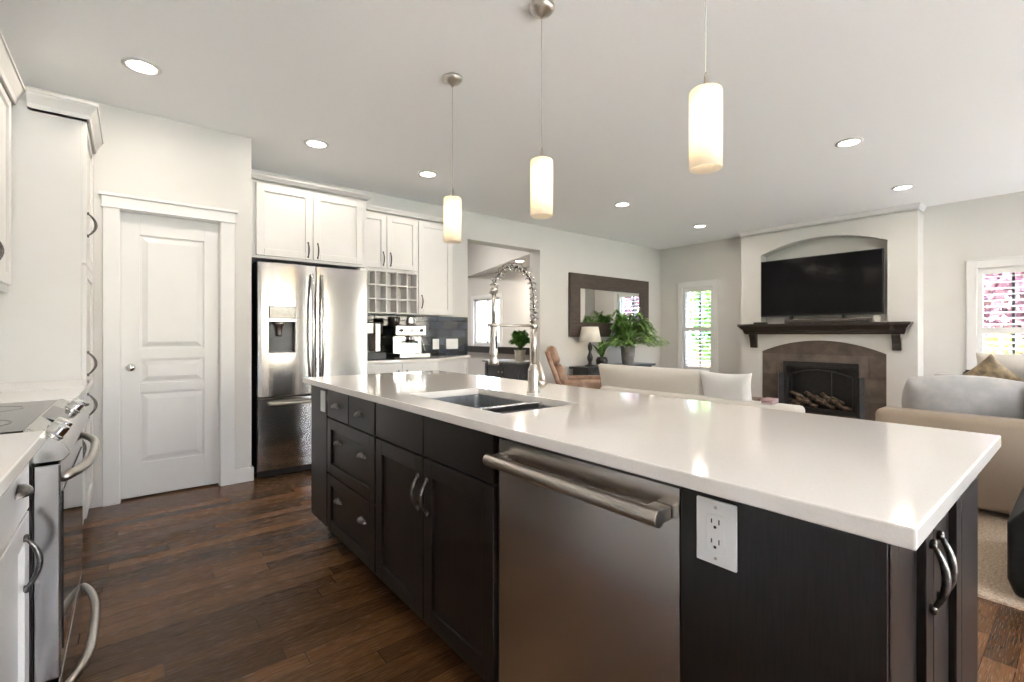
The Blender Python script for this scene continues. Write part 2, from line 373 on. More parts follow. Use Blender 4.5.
# ------------------------------------------------------------------ room shell
CH = 2.74; XL = -.82; YR = -3.3; XF = 7.6; YM = 5.02; YP = 4.24
struct('floor', B().box(XL-.2, XF+.2, YR-.2, 9.2, -.12, 0), 'floor')
struct('ceiling', B().box(XL-.2, XF+.2, YR-.2, YM+.14, CH, CH+.12), 'ceil')
struct('wall_left', B().box(XL-.14, XL, YR-.14, YM+.14, 0, CH), 'wall')
b = B()     # pantry wall with door opening, and its return beside the fridge
b.box(XL, -.06, YP, YP+.12, 0, CH).box(.545, .755, YP, YP+.12, 0, CH).box(-.06, .545, YP, YP+.12, 2.04, CH)
b.box(.635, .755, YP+.12, YM, 0, CH)
struct('wall_pantry', b, 'wall')
def wall_holes(y0, y1, holes, fn, z1=CH):
    """solid wall along u with rectangular holes (u0,u1,z0,z1)"""
    b = B(); cur = y0
    for (u0, u1, h0, h1) in sorted(holes):
        fn(b, cur, u0, 0, z1)
        if h0 > 0: fn(b, u0, u1, 0, h0)
        fn(b, u0, u1, h1, z1); cur = u1
    fn(b, cur, y1, 0, z1); return b
OP = (3.345, 4.594, 0, 2.39)
struct('wall_far', wall_holes(XL, XF, [OP], lambda b, a, c, d, e: b.box(a, c, YM, YM+.225, d, e)), 'wall')
W1 = (4.01, 4.56, .55, 1.985); W2 = (-.62, .835, .50, 1.93)
struct('wall_fireplace', wall_holes(YR, YM+.14, [W1, W2], lambda b, a, c, d, e: b.box(XF, XF+.16, a, c, d, e)), 'wall')
R1 = (.9, 3.1, 0.02, 2.12); R2 = (5.4, 7.4, .02, 2.2); R3 = (-.5, .5, .9, 2.12)
struct('wall_rear', wall_holes(XL, XF, [R1, R2, R3], lambda b, a, c, d, e: b.box(a, c, YR-.14, YR, d, e)), 'wall')
# chimney breast with an arched recess for the screen and an arched fireplace field
XB = 7.3; BY0 = 1.31; BY1 = 3.40
def arch(y0, y1, zs, zt, n=24):
    """points of a circular arc from (y0,zs) up to zt and down to (y1,zs)"""
    c = (y0+y1)/2; hw = (y1-y0)/2; s = zt-zs; R = (hw*hw+s*s)/(2*s); a = math.asin(hw/R)
    return [(c+R*math.sin(-a+2*a*i/n), zs+s-R+R*math.cos(-a+2*a*i/n)) for i in range(n+1)]
NY0, NY1, NZ0, NZS, NZT = 1.60, 3.11, 1.335, 2.345, 2.505
TY0, TY1, TZS, TZT = 1.61, 3.10, .925, 1.09
b = B(); fx = lambda y, z, x: (x, y, z)
b.box(XB, XF, BY0, NY0, 0, CH).box(XB, XF, NY1, BY1, 0, CH)
up = arch(NY0, NY1, NZS, NZT)
for p, q in zip(up, up[1:]):
    b.prism([(p[0], p[1]), (q[0], q[1]), (q[0], CH), (p[0], CH)], fx, XB, XF)
lo = arch(TY0, TY1, TZS, TZT)
for p, q in zip(lo, lo[1:]):
    b.prism([(p[0], p[1]), (q[0], q[1]), (q[0], NZ0), (p[0], NZ0)], fx, XB, XF)
b.box(XB+.2, XF, NY0, NY1, NZ0, CH)
b.box(XB, XF, NY0, TY0, 0, NZ0); b.box(XB, XF, TY1, NY1, 0, NZ0)
struct('wall_chimney', b, 'wall', recalc=True)
def crown(name, path, z1, h, d, m='trim', parent=None, closed=False):
    """crown moulding swept along a polyline of (x,y,nx,ny) with mitre normals"""
    prof = [(0, 0), (0, h*.12), (.25, h*.12), (.35, h*.35), (.8, h*.75), (.85, h*.88), (1, h*.88), (1, h), (0, h)]
    b = B(); rings = []
    for (x, y, nx, ny) in path:
        rings.append([b.bm.verts.new((x+nx*d*p[0], y+ny*d*p[0], z1-h+p[1])) for p in prof])
    n = len(prof)
    for a, c in zip(rings, rings[1:]):
        for k in range(n): b.bm.faces.new((a[k], a[(k+1) % n], c[(k+1) % n], c[k]))
    b.bm.faces.new(rings[0][::-1]); b.bm.faces.new(rings[-1])
    return obj(name, b, m, parent)
o = crown('trim_1', [(XF, BY1, 0, 1), (XB, BY1, -1, 1), (XB, BY0, -1, -1), (XF, BY0, 0, -1)], CH-.001, .075, .03); o['kind'] = 'structure'
# baseboards
struct('baseboard_pantry', B().box(.635, .757, YP-.015, YP, 0, .11).box(.755, .770, YP-.015, YM-.7, 0, .11), 'trim', bevel=.003)
struct('baseboard_far', B().box(4.594, XF, YM-.015, YM, 0, .11), 'trim', bevel=.003)
struct('baseboard_fireplace', B().box(XF-.015, XF, BY1, YM-.015, 0, .11).box(XF-.015, XF, YR, BY0, 0, .11).box(XB-.015, XB, BY0, TY0, 0, .11).box(XB-.015, XB, TY1, BY1, 0, .11), 'trim', bevel=.003)

# pantry door
def raised_door(fr, u0, u1, v0, v1, panels, t=.035):
    b = B(); us = sorted({u0, u1} | {p[0] for p in panels} | {p[1] for p in panels})
    pu0, pu1 = panels[0][0], panels[0][1]
    b.fbox(fr, u0, pu0, v0, v1, -t, 0); b.fbox(fr, pu1, u1, v0, v1, -t, 0)
    cur = v0
    for (a0, a1, c0, c1) in sorted(panels, key=lambda p: p[2]):
        b.fbox(fr, pu0, pu1, cur, c0, -t, 0); cur = c1
        b.fbox(fr, pu0, pu1, c0, c1, -t, -.012)
        # sloped field moulding and raised centre
        m0, m1 = .012, .045
        o = [fr(pu0+m0, c0+m0, -.012), fr(pu1-m0, c0+m0, -.012), fr(pu1-m0, c1-m0, -.012), fr(pu0+m0, c1-m0, -.012)]
        i = [fr(pu0+m1, c0+m1, -.002), fr(pu1-m1, c0+m1, -.002), fr(pu1-m1, c1-m1, -.002), fr(pu0+m1, c1-m1, -.002)]
        O = [b.bm.verts.new(x) for x in o]; I = [b.bm.verts.new(x) for x in i]
        for k in range(4): b.bm.faces.new((O[k], O[(k+1) % 4], I[(k+1) % 4], I[k]))
        b.bm.faces.new(I)
    b.fbox(fr, pu0, pu1, cur, v1, -t, 0)
    return b
fr = FY(YP+.05)
d1 = struct('door_1', raised_door(fr, -.05, .537, .012, 2.03, [(.055, .440, .25, .75), (.055, .440, .82, .99), (.055, .440, 1.07, 1.88)]), 'trim', bevel=.002)
b = B().lathe([(.026, 0), (.026, .006), (.010, .010), (.010, .028), (.020, .034), (.027, .046), (.024, .058), (.010, .064)], (.005, YP+.05, .935), ax=(0, -1, 0))
obj('door_knob', b, 'chrome', d1, smooth=True)
b = B().box(-.06, -.05, YP-.0, YP+.12, 0, 2.04).box(.537, .547, YP, YP+.12, 0, 2.04).box(-.06, .547, YP, YP+.12, 2.03, 2.04)
struct('trim_2', b, 'trim')
b = B().box(-.145, -.055, YP-.02, YP, 0, 2.04).box(.542, .635, YP-.02, YP, 0, 2.04)
b.box(-.15, .64, YP-.024, YP, 2.04, 2.115).box(-.165, .655, YP-.036, YP, 2.115, 2.135).box(-.155, .645, YP-.03, YP, 2.035, 2.047)
struct('trim_3', b, 'trim', bevel=.003)

# ------------------------------------------------------------------ windows with plantation shutters
def shutter_window(name, y0, y1, z0, z1, npan, mull):
    cas = .09
    w = obj(name, B().box(XF-.02, XF, y0-cas, y0, z0-.02, z1+cas).box(XF-.02, XF, y1, y1+cas, z0-.02, z1+cas).box(XF-.02, XF, y0, y1, z1, z1+cas)
            .box(XF-.028, XF, y0-cas-.01, y1+cas+.01, z1+cas, z1+cas+.02).box(XF-.045, XF, y0-cas-.01, y1+cas+.01, z0-.045, z0-.02).box(XF-.02, XF, y0-cas, y1+cas, z0-.12, z0-.045), 'trim', kind='structure', bevel=.003)
    f = B(); t = .035
    f.box(XF+.09, XF+.15, y0, y0+t, z0, z1).box(XF+.09, XF+.15, y1-t, y1, z0, z1).box(XF+.09, XF+.15, y0+t, y1-t, z0, z0+t).box(XF+.09, XF+.15, y0+t, y1-t, z1-t, z1)
    obj('window_frame', f, 'trim', w)
    for my in mull: obj('mullion', B().box(XF+.10, XF+.14, my-.012, my+.012, z0+t, z1-t), 'navy', w)  # dark colour stands in for the backlit shade on the mullion
    obj('pane', B().box(XF+.118, XF+.122, y0+t, y1-t, z0+t, z1-t), 'glass', w)
    pw = (y1-y0)/npan; st = .045; zm = z0+(z1-z0)*.50
    for k in range(npan):
        a = y0+k*pw; c = a+pw; p = B()
        x0, x1 = XF+.005, XF+.033
        p.box(x0, x1, a, a+st, z0, z1).box(x0, x1, c-st, c, z0, z1)
        p.box(x0, x1, a+st, c-st, z0, z0+.07).box(x0, x1, a+st, c-st, z1-.07, z1).box(x0, x1, a+st, c-st, zm-.035, zm+.035)
        sp = obj('shutter_panel', p, 'trim', w)
        l = B()
        for (q0, q1) in ((z0+.07, zm-.035), (zm+.035, z1-.07)):
            n = int((q1-q0)/.062); s = (q1-q0)/n
            for i in range(n):
                zc = q0+s*(i+.5); an = math.radians(14); hx = .030*math.cos(an); hz = .030*math.sin(an); th = .004; xc = (x0+x1)/2
                l.hexa([(xc+sx*hx, y, zc+sx*hz+sz*th) for sx in (-1, 1) for y in (a+st, c-st) for sz in (-1, 1)])
        obj('louvers', l, 'trim', sp)
        
    return w
shutter_window('window_1', *W1[:2], W1[2], W1[3], 1, [4.30])
shutter_window('window_2', *W2[:2], W2[2], W2[3], 2, [.555, -.3])
# glazing behind the camera that lights the room: patio door, unseen second door enlarged to brighten the ceiling, window
def rear_window(name, r, cols, rows, m='navy'):
    x0, x1, z0, z1 = r; t = .05
    w = obj(name, B().box(x0-.09, x0, YR, YR+.02, z0 if z0 > .1 else 0, z1+.09).box(x1, x1+.09, YR, YR+.02, z0 if z0 > .1 else 0, z1+.09).box(x0, x1, YR, YR+.02, z1, z1+.09), 'trim', kind='structure')
    f = B().box(x0, x0+t, YR-.1, YR-.04, z0, z1).box(x1-t, x1, YR-.1, YR-.04, z0, z1).box(x0+t, x1-t, YR-.1, YR-.04, z0, z0+t).box(x0+t, x1-t, YR-.1, YR-.04, z1-t, z1)
    for i in range(1, cols):
        c = x0+(x1-x0)*i/cols; f.box(c-.04, c+.04, YR-.1, YR-.04, z0+t, z1-t)
    for i in range(1, rows):
        c = z0+(z1-z0)*i/rows; f.box(x0+t, x1-t, YR-.08, YR-.06, c-.012, c+.012)
    obj('window_frame', f, m, w)
    obj('pane', B().box(x0+t, x1-t, YR-.072, YR-.068, z0+t, z1-t), 'glass', w)
rear_window('door_2', R1, 3, 1); rear_window('door_3_added', R2, 3, 1); rear_window('window_4', R3, 1, 2)
def portal(loc, rot, sx, sy):
    L = bpy.data.lights.new('daylight_portal', 'AREA'); L.shape = 'RECTANGLE'; L.size = sx; L.size_y = sy; L.cycles.is_portal = True
    o = bpy.data.objects.new('daylight_portal', L); COL.objects.link(o); o.location = loc; o.rotation_euler = rot
for r in (R1, R2, R3): portal(((r[0]+r[1])/2, YR-.15, (r[2]+r[3])/2), (PI/2, 0, 0), r[1]-r[0], r[3]-r[2])
for r in (W1, W2): portal((XF+.17, (r[0]+r[1])/2, (r[2]+r[3])/2), (0, PI/2, 0), r[3]-r[2], r[1]-r[0])

# ------------------------------------------------------------------ hall seen through the opening
HX = 5.8
struct('wall_hall', B().box(HX, HX+.12, YM+.14, 7.53, 0, 3.3).box(HX, HX+.12, 8.46, 9.0, 0, 3.3).box(HX, HX+.12, 7.53, 8.46, 0, .98).box(HX, HX+.12, 7.53, 8.46, 1.93, 3.3)
       .box(1.6, HX+.12, 9.0, 9.12, 0, 3.3).box(1.6, 1.72, YM+.14, 9.0, 0, 3.3).box(1.6, HX+.12, YM+.14, YM+.16, CH, 3.3), 'wall')
struct('ceiling_hall', B().box(1.6, HX+.12, YM+.14, 9.12, 3.3, 3.4), 'ceil')
struct('ceiling_hall_bulkhead', B().prism([(4.75, YM+.141), (HX-.001, YM+.141), (HX-.001, 8.85)], lambda x, y, z: (x, y, z), 2.44, 3.299), 'wall')
w5 = struct('window_5', B().box(HX-.02, HX, 7.44, 7.53, .93, 2.01).box(HX-.02, HX, 8.46, 8.55, .93, 2.01).box(HX-.02, HX, 7.53, 8.46, 1.93, 2.01), 'trim')
obj('window_frame', B().box(HX+.03, HX+.09, 7.53, 7.58, .98, 1.93).box(HX+.03, HX+.09, 8.41, 8.46, .98, 1.93).box(HX+.03, HX+.09, 7.97, 8.02, .98, 1.93).box(HX+.03, HX+.09, 7.53, 8.46, .98, 1.02).box(HX+.03, HX+.09, 7.53, 8.46, 1.89, 1.93), 'trim', w5)
obj('pane', B().box(HX+.058, HX+.062, 7.53, 8.46, .98, 1.93), 'glass', w5)
portal((HX+.14, 7.99, 1.45), (0, PI/2, 0), .95, .93)
struct('trim_4', B().box(HX-.12, HX, YM+.15, 8.99, .80, .93), 'espresso', bevel=.004)
t = thing('hall_cabinet', 'dark grey low cabinet in the hall beyond the opening', 'cabinet', (4.62, 5.66, 0))
obj('body', B().box(4.42, 4.86, 5.27, 6.12, .05, .735), 'navy', t, bevel=.003)
obj('top', B().box(4.39, 4.87, 5.25, 6.17, .735, .765), M['pot'], t, bevel=.004)
for k, (a, c) in enumerate(((5.28, 5.69), (5.70, 6.11))):
    dd = obj('door', shaker(FX(4.42), a, c, .07, .72, .05), 'navy', t)
    obj('knob', B().ball((4.39, 5.65 if k == 0 else 5.74, .6), .012), 'nickel', dd, smooth=True)
def leafy(name, label, cat, loc, pot_r, pot_h, hgt, spread, n, lm, pm, droop=.6, L=.06, w=.014, taper=.8, stems=26, feather=False):
    t = thing(name, label, cat, loc)
    x, y, z = loc
    obj('pot', B().lathe([(pot_r*taper, 0), (pot_r, pot_h*.9), (pot_r*1.06, pot_h*.9), (pot_r*1.06, pot_h), (pot_r*.9, pot_h), (pot_r*.88, pot_h*.93)], loc), pm, t, smooth=False, bevel=.003)
    obj('soil', B().cyl((x, y, z+pot_h*.88), (x, y, z+pot_h*.94), pot_r*.88), 'soil', t)
    f = B(); st = B(); rnd = random.Random(len(label))
    for k in range(stems):
        an = rnd.uniform(0, 2*PI); el = rnd.uniform(.25 if not feather else -.35, 1.0)
        R = spread*min(1, 1.05-el*.75)*rnd.uniform(.75, 1.1)
        if feather and math.sin(an) > .05: R = min(R, .17/math.sin(an))
        H = hgt*(.45+.6*el)*rnd.uniform(.85, 1.05)
        dx, dy = math.cos(an), math.sin(an); pts = []
        for i in range(13):
            s = i/12
            pts.append(Vector((x+dx*(.15*pot_r+R*s), y+dy*(.15*pot_r+R*s), z+pot_h*.92+H*(1.9*s-(.9+droop*(1-el*.6))*s*s))))
        st.tube(pts, [.0035*(1-.7*i/12) for i in range(13)], 5)
        for i in range(3, 13):
            tdir = (pts[i]-pts[i-1]).normalized(); sd = tdir.cross(Vector((0, 0, 1)))
            if sd.length < .01: sd = Vector((dy, -dx, 0))
            sd.normalize(); sz = (1-abs(i-7)/9)
            for sgn in (-1, 1):
                for q in range(n):
                    p = pts[i-1].lerp(pts[i], (q+.5)/n)
                    dd = (sd*sgn+tdir*rnd.uniform(.3, .8)+Vector((0, 0, rnd.uniform(-.45, .15)))).normalized()
                    if feather:
                        LL = L*sz*rnd.uniform(.8, 1.2)
                        for h in range(3):
                            f.leaf(p+dd*LL*h/3, (dd+sd*sgn*.0+tdir*(.8 if h % 2 else -.4)).normalized(), Vector((0, 0, 1)), LL*.6, w)
                        f.leaf(p, dd, Vector((0, 0, 1)), LL, w*.8)
                    else: f.leaf(p, dd, Vector((rnd.uniform(-.4, .4), rnd.uniform(-.4, .4), 1)), L*sz*rnd.uniform(.8, 1.2), w)
    obj('foliage', f, lm, t, recalc=False); obj('stems', st, 'leafdark', t)
    return t
leafy('potted_plant', 'bushy green plant in a grey pot on the hall cabinet', 'plant', (4.62, 5.50, .765), .085, .17, .38, .22, 2, 'leaf', 'stonepot', L=.10, w=.022, stems=34)

# ------------------------------------------------------------------ downlights
dl = thing('recessed_downlight', 'lit recessed ceiling downlight nearest the pantry door and left cabinets', 'ceiling light', (0, 0, 0), 'recessed ceiling downlights')
obj('trim_ring', B().lathe([(.095, 0), (.095, -.006), (.072, -.010), (.070, -.002), (.070, 0)], (0, 0, 0), close=True), 'trim', dl, smooth=True)
obj('lens', B().cyl((0, 0, -.001), (0, 0, -.005), .070, seg=28), 'lampglow', dl)
spots = [(.054, 3.505, 'lit recessed ceiling downlight nearest the pantry door and left cabinets'),
         (1.19, 4.02, 'lit recessed ceiling downlight in front of the refrigerator cabinet'),
         (2.26, 4.09, 'lit recessed ceiling downlight in front of the coffee bar cabinets'),
         (4.60, 3.56, 'lit recessed ceiling downlight just right of the middle pendant, before the mirror wall'),
         (6.39, 3.57, 'lit recessed ceiling downlight closest to the narrow shuttered window'),
         (4.56, 1.25, 'largest lit recessed downlight right of the pendants, in the living room ceiling'),
         (6.39, 1.27, 'lit recessed ceiling downlight above the sofa pillows, right of the chimney')]
for i, (x, y, lab) in enumerate(spots):
    o = dl if i == 0 else dup(dl, (x, y, CH), None, lab)
    o.location = (x, y, CH); o['label'] = lab
def lamp(kind, loc, e, col, size=.1, rot=(0, 0, 0), name='lamp_light', **k):
    L = bpy.data.lights.new(name, kind); L.energy = e*LAMP; L.color = col
    if kind == 'AREA': L.shape = 'DISK'; L.size = size; L.spread = k.get('spread', PI)
    if kind == 'POINT': L.shadow_soft_size = size
    o = bpy.data.objects.new(name, L); COL.objects.link(o); o.location = loc; o.rotation_euler = rot; return o
for (x, y, _) in spots + [(.4, .6, ''), (4.56, -1.3, ''), (6.39, -1.3, ''), (.4, -1.6, '')]:  # last four are extra unseen lights without fixtures, kept to brighten the room
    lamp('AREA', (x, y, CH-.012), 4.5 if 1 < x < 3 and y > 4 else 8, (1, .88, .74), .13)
hl = dup(dl, (5.2, 6.2, 2.44), None, 'lit recessed downlight in the low hall ceiling beyond the opening')
lamp('AREA', (5.2, 6.2, 2.425), 22, (1, .88, .74), .13)
lamp('AREA', (3.4, 7.2, 3.28), 75, (1, .93, .85), .3)  # added fill light to brighten the dark hall, no fixture

# ------------------------------------------------------------------ pendants
pn = thing('pendant_lamp', 'nearest and largest pendant lamp over the island, right of the other two', 'pendant lamp', (0, 0, 0), 'opal glass pendants over the island')
obj('canopy', B().lathe([(.062, 0), (.060, -.012), (.046, -.028), (.020, -.040), (.010, -.046), (.006, -.055)], (0, 0, 0)), 'nickel', pn, smooth=True)
obj('cable', B().cyl((0, 0, -.05), (0, 0, -.69), .0018, seg=8), 'cable', pn)
obj('socket', B().lathe([(.003, -.672), (.006, -.688), (.006, -.728), (.017, -.731), (.017, -.775)], (0, 0, 0)), 'nickel', pn, smooth=True)
obj('glass_shade', B().lathe([(.0125, -.7325), (.047, -.734), (.0525, -.739), (.0535, -.746), (.0535, -1.004), (.0505, -1.006), (.0505, -.746), (.047, -.741), (.0125, -.7385)], (0, 0, 0), 36, close=True), 'opal', pn, smooth=True)
obj('bulb', B().lathe([(.010, -.776), (.013, -.788), (.020, -.82), (.025, -.845), (.022, -.865), (.012, -.877)], (0, 0, 0)), mat('lit_bulb', (1, .9, .7), .4, emit=(1, .80, .52), es=14), pn, smooth=True)
for i, (y, lab) in enumerate(((.836, 'nearest and largest pendant lamp over the island, right of the other two'), (1.665, 'middle opal glass pendant of the three over the island'), (2.47, 'farthest opal glass pendant, hanging before the white bar cabinets'))):
    o = pn if i == 0 else dup(pn, (0, 0, 0), None, lab)
    o.location = (1.535, y, CH)
    for dz, e in ((-.86, 2.4), (-.90, 2.4)):
        lamp('POINT', (1.535, y, CH+dz+(-.05)), e, (1, .76, .50), .018)

# ------------------------------------------------------------------ island
IX = .848
t = thing('island_drawer_cabinet', 'dark espresso island cabinet with two small drawers over two deep drawers', 'cabinet', (1.1, 2.29, 0))
obj('body', B().box(IX+.002, 1.40, 1.972, 2.618, .11, .882).box(IX+.08, 1.40, 1.972, 2.618, 0, .11), 'espresso', t)
fr = FX(IX+.002)
for (a, c) in ((2.298, 2.612), (1.978, 2.292)):
    q = obj('drawer', B().fbox(fr, a, c, .725, .872, 0, .02), 'espresso', t, bevel=.002); cup(fr, (a+c)/2, .79, q)
for (z0, z1, hz) in ((.425, .717, .60), (.125, .417, .30)):
    q = obj('drawer', shaker(fr, 1.978, 2.612, z0, z1, .055), 'espresso', t, bevel=.0015)
    cup(fr, 2.45, hz, q, w0=.009); cup(fr, 2.13, hz, q, w0=.009)
t = thing('island_sink_cabinet', 'dark espresso island cabinet with two doors under the sink', 'cabinet', (1.1, 1.54, 0))
obj('body', B().box(IX+.002, IX+.02, 1.104, 1.970, .11, .882).box(IX+.02, 1.40, 1.104, 1.12, .11, .882).box(IX+.02, 1.40, 1.954, 1.970, .11, .882).box(1.385, 1.40, 1.12, 1.954, .11, .882).box(IX+.02, 1.40, 1.104, 1.970, .11, .13).box(IX+.08, 1.40, 1.104, 1.97, 0, .11), 'espresso', t)
for (a, c, hs) in ((1.110, 1.534, 1.502), (1.540, 1.964, 1.572)):
    obj('false_front', B().fbox(fr, a, c, .725, .872, 0, .02), 'espresso', t, bevel=.002)
    q = obj('door', shaker(fr, a, c, .125, .717, .06), 'espresso', t, bevel=.0015)
    bow(fr, hs, .585, .115, q)
t = thing('island_end_cabinet', 'dark espresso island end cabinet with narrow twin doors facing the camera side', 'cabinet', (1.2, .34, 0))
obj('body', B().box(IX+.001, 1.43, .202, .492, .11, .882).box(IX+.08, 1.43, .26, .492, 0, .11), 'espresso', t)
fy = FY(.202)
for (a, c, hx) in ((.833, 1.137, 1.108), (1.141, 1.43, 1.170)):
    q = obj('door', shaker(fy, a, c, .125, .872, .058, .02, .013), 'espresso', t, bevel=.0015)
    bow(fy, hx, .735, .112, q, out=.018)
obj('end_panel', B().box(1.434, 1.665, .182, .222, .0, .882), 'espresso', t, bevel=.002)
obj('back_panel', B().box(1.43, 1.45, .222, 2.90, .0, .882), 'espresso', t)
t = thing('island_side_panel', 'dark espresso filler panel at the far left end of the island', 'panel', (1.1, 2.76, 0))
obj('body', B().box(IX-.018, 1.40, 2.622, 2.902, .12, .882), 'espresso', t, bevel=.002)
obj('toe_kick', B().box(IX+.08, 1.40, 2.622, 2.902, 0, .12), 'espresso', t)
# dishwasher
t = thing('dishwasher', 'stainless steel dishwasher built into the island with a bar handle', 'dishwasher', (1.1, .80, 0))
obj('tub', B().box(IX+.03, 1.40, .505, 1.098, .11, .872).box(IX+.08, 1.40, .505, 1.098, .0, .11), 'black', t)
b = B(); N = 12   # door skin with its slight outward bow
for i in range(N):
    y0 = .512+.582*i/N; y1 = .512+.582*(i+1)/N; k = lambda y: .004*(1-((y-.803)/.291)**2)
    b.hexa([(x if x > .82 else x-k(y), y, z) for x in (IX-.008, IX+.03) for y in (y0, y1) for z in (.125, .862)])
bmesh.ops.remove_doubles(b.bm, verts=b.bm.verts, dist=1e-5)
dd = obj('door', b, 'steelh', t)
b = B().cyl((.792, .524, .810), (.792, 1.088, .810), .0175, seg=24)
h = obj('handle', b, 'nickel', dd, bevel=.002)
obj('bracket', B().box(.795, IX-.01, .528, .567, .796, .824), 'nickel', h, bevel=.003); obj('bracket', B().box(.795, IX-.01, 1.045, 1.084, .796, .824), 'nickel', h, bevel=.003)
# worktop with the sink cut-out
xs = [.79, .925, 1.285, 1.692]; ys = [.143, 1.185, 1.835, 2.932]; b = B(); g = {}
for k, z in enumerate((.884, .914)):
    for i, x in enumerate(xs):
        for j, y in enumerate(ys): g[i, j, k] = b.bm.verts.new((x, y, z))
for i in range(3):
    for j in range(3):
        if (i, j) == (1, 1): continue
        for k in (0, 1): b.bm.faces.new((g[i, j, k], g[i+1, j, k], g[i+1, j+1, k], g[i, j+1, k]))
def wq(p, q): b.bm.faces.new((g[p[0], p[1], 0], g[q[0], q[1], 0], g[q[0], q[1], 1], g[p[0], p[1], 1]))
for i in range(3):
    wq((i, 0), (i+1, 0)); wq((i, 3), (i+1, 3)); wq((0, i), (0, i+1)); wq((3, i), (3, i+1))
for a in (((1, 1), (2, 1)), ((2, 1), (2, 2)), ((2, 2), (1, 2)), ((1, 2), (1, 1))): wq(*a)
tag(obj('island_worktop', b, 'quartz', bevel=.003, seg=2), 'white quartz island worktop with an undermount sink cut-out', 'worktop')
# sink
t = thing('kitchen_sink', 'undermount stainless double bowl sink in the island worktop', 'sink', (1.1, 1.5, .66))
def bowl(y0, y1, x0=.915, x1=1.295, zt=.882, zb=.68):
    b = B(); r = .03
    def ring(i, z, o): return [b.bm.verts.new(p) for p in rrect(x0+o, x1-o, y0+o, y1-o, r, z)]
    def rrect(a0, a1, c0, c1, r, z):
        pts = []
        for (cx, cy, s) in ((a1-r, c1-r, 0), (a0+r, c1-r, 1), (a0+r, c0+r, 2), (a1-r, c0+r, 3)):
            for k in range(6):
                an = PI/2*s+PI/2*k/5; pts.append((cx+r*math.cos(an), cy+r*math.sin(an), z))
        return pts
    R = [ring(0, zt, -.0), ring(0, zt, .006), ring(0, zb+.03, .010), ring(0, zb+.008, .018), ring(0, zb, .035)]
    n = len(R[0])
    for a, c in zip(R, R[1:]):
        for k in range(n): b.bm.faces.new((a[k], a[(k+1) % n], c[(k+1) % n], c[k]))
    b.bm.faces.new(R[-1]); return b
q1 = obj('large_bowl', bowl(1.405, 1.845), 'sink', t, smooth=False, solid=.0015)
q2 = obj('small_bowl', bowl(1.175, 1.395), 'sink', t, solid=.0015)
obj('divider', B().box(.9255, 1.2845, 1.388, 1.412, .875, .899), 'chrome', t, bevel=.003)
for q, y in ((q1, 1.62), (q2, 1.285)): obj('drain', B().lathe([(.042, .682), (.042, .685), (.028, .685), (.012, .683)], (1.105, y, 0)), 'chrome', q, smooth=True)
# spring faucet
FXX, FYY = 1.368, 1.535
t = thing('kitchen_faucet', 'tall brushed nickel spring faucet standing behind the sink', 'faucet', (FXX, FYY, .914))
obj('base', B().lathe([(.030, 0), (.030, .006), (.026, .010), (.025, .10), (.022, .108), (.0155, .125)], (FXX, FYY, .914)), 'nickel', t, smooth=False, bevel=.001)
obj('post', B().tube([(FXX, FYY, 1.02), (FXX, FYY, 1.235)], .0145, 20), 'nickel', t, smooth=True)
lv = B().cyl((FXX+.012, FYY-.010, .955), (FXX+.036, FYY-.030, .955), .019).tube([(FXX+.034, FYY-.028, .945), (FXX+.030, FYY-.024, .99), (FXX+.018, FYY-.015, 1.05)], [.017, .010, .005], 12, flat=.8)
obj('lever', lv, 'nickel', t, smooth=True)
x1 = 1.150; R = (FXX-x1)/2; cxm = (FXX+x1)/2; path = []
for z in (1.22, 1.26, 1.30, 1.335): path.append(Vector((FXX, FYY, z)))
for i in range(1, 24): path.append(Vector((cxm+R*math.cos(PI*i/24), FYY, 1.335+R*1.08*math.sin(PI*i/24))))
path.append(Vector((x1, FYY, 1.335)))
obj('hose', B().tube(path, .0045, 12), 'pewter', t, smooth=True)
# coil: resample the path by length
seg = [0]
for a, c in zip(path, path[1:]): seg.append(seg[-1]+(c-a).length)
def at(s):
    for i in range(len(path)-1):
        if s <= seg[i+1]+1e-9:
            f = (s-seg[i])/(seg[i+1]-seg[i]); return path[i].lerp(path[i+1], f), (path[i+1]-path[i]).normalized()
    return path[-1], (path[-1]-path[-2]).normalized()
L = seg[-1]; turns = 19; pts = []
for k in range(turns*12+1):
    s = L*k/(turns*12); p, d = at(s); an = 2*PI*k/12; n1 = Vector((0, 1, 0)); n2 = d.cross(n1).normalized()
    pts.append(p+(n1*math.cos(an)+n2*math.sin(an))*.0165)
obj('spring', B().tube(pts, .0030, 6), 'steel', t, smooth=True)
obj('down_tube', B().cyl((x1, FYY, 1.355), (x1, FYY, 1.20), .009).cyl((x1, FYY, 1.365), (x1, FYY, 1.335), .0155), 'nickel', t, smooth=True)
obj('spray_head', B().lathe([(.012, .17), (.016, .16), (.0165, .06), (.018, .05), (.018, .035), (.015, .03), (.021, .012), (.022, 0), (.018, -.002)], (x1, FYY, 1.045), 24), 'nickel', t, smooth=True)
obj('spray_button', B().box(x1-.004, x1+.004, FYY-.020, FYY-.014, 1.11, 1.16), 'black', t, bevel=.001)
obj('holder_arm', B().cyl((FXX, FYY, 1.205), (x1+.02, FYY, 1.205), .0055, seg=12).lathe([(.024, -.006), (.024, .006), (.018, .006), (.018, -.006)], (x1, FYY, 1.205), close=True).lathe([(.018, -.012), (.018, .012)], (FXX, FYY, 1.205)), 'nickel', t, smooth=True)
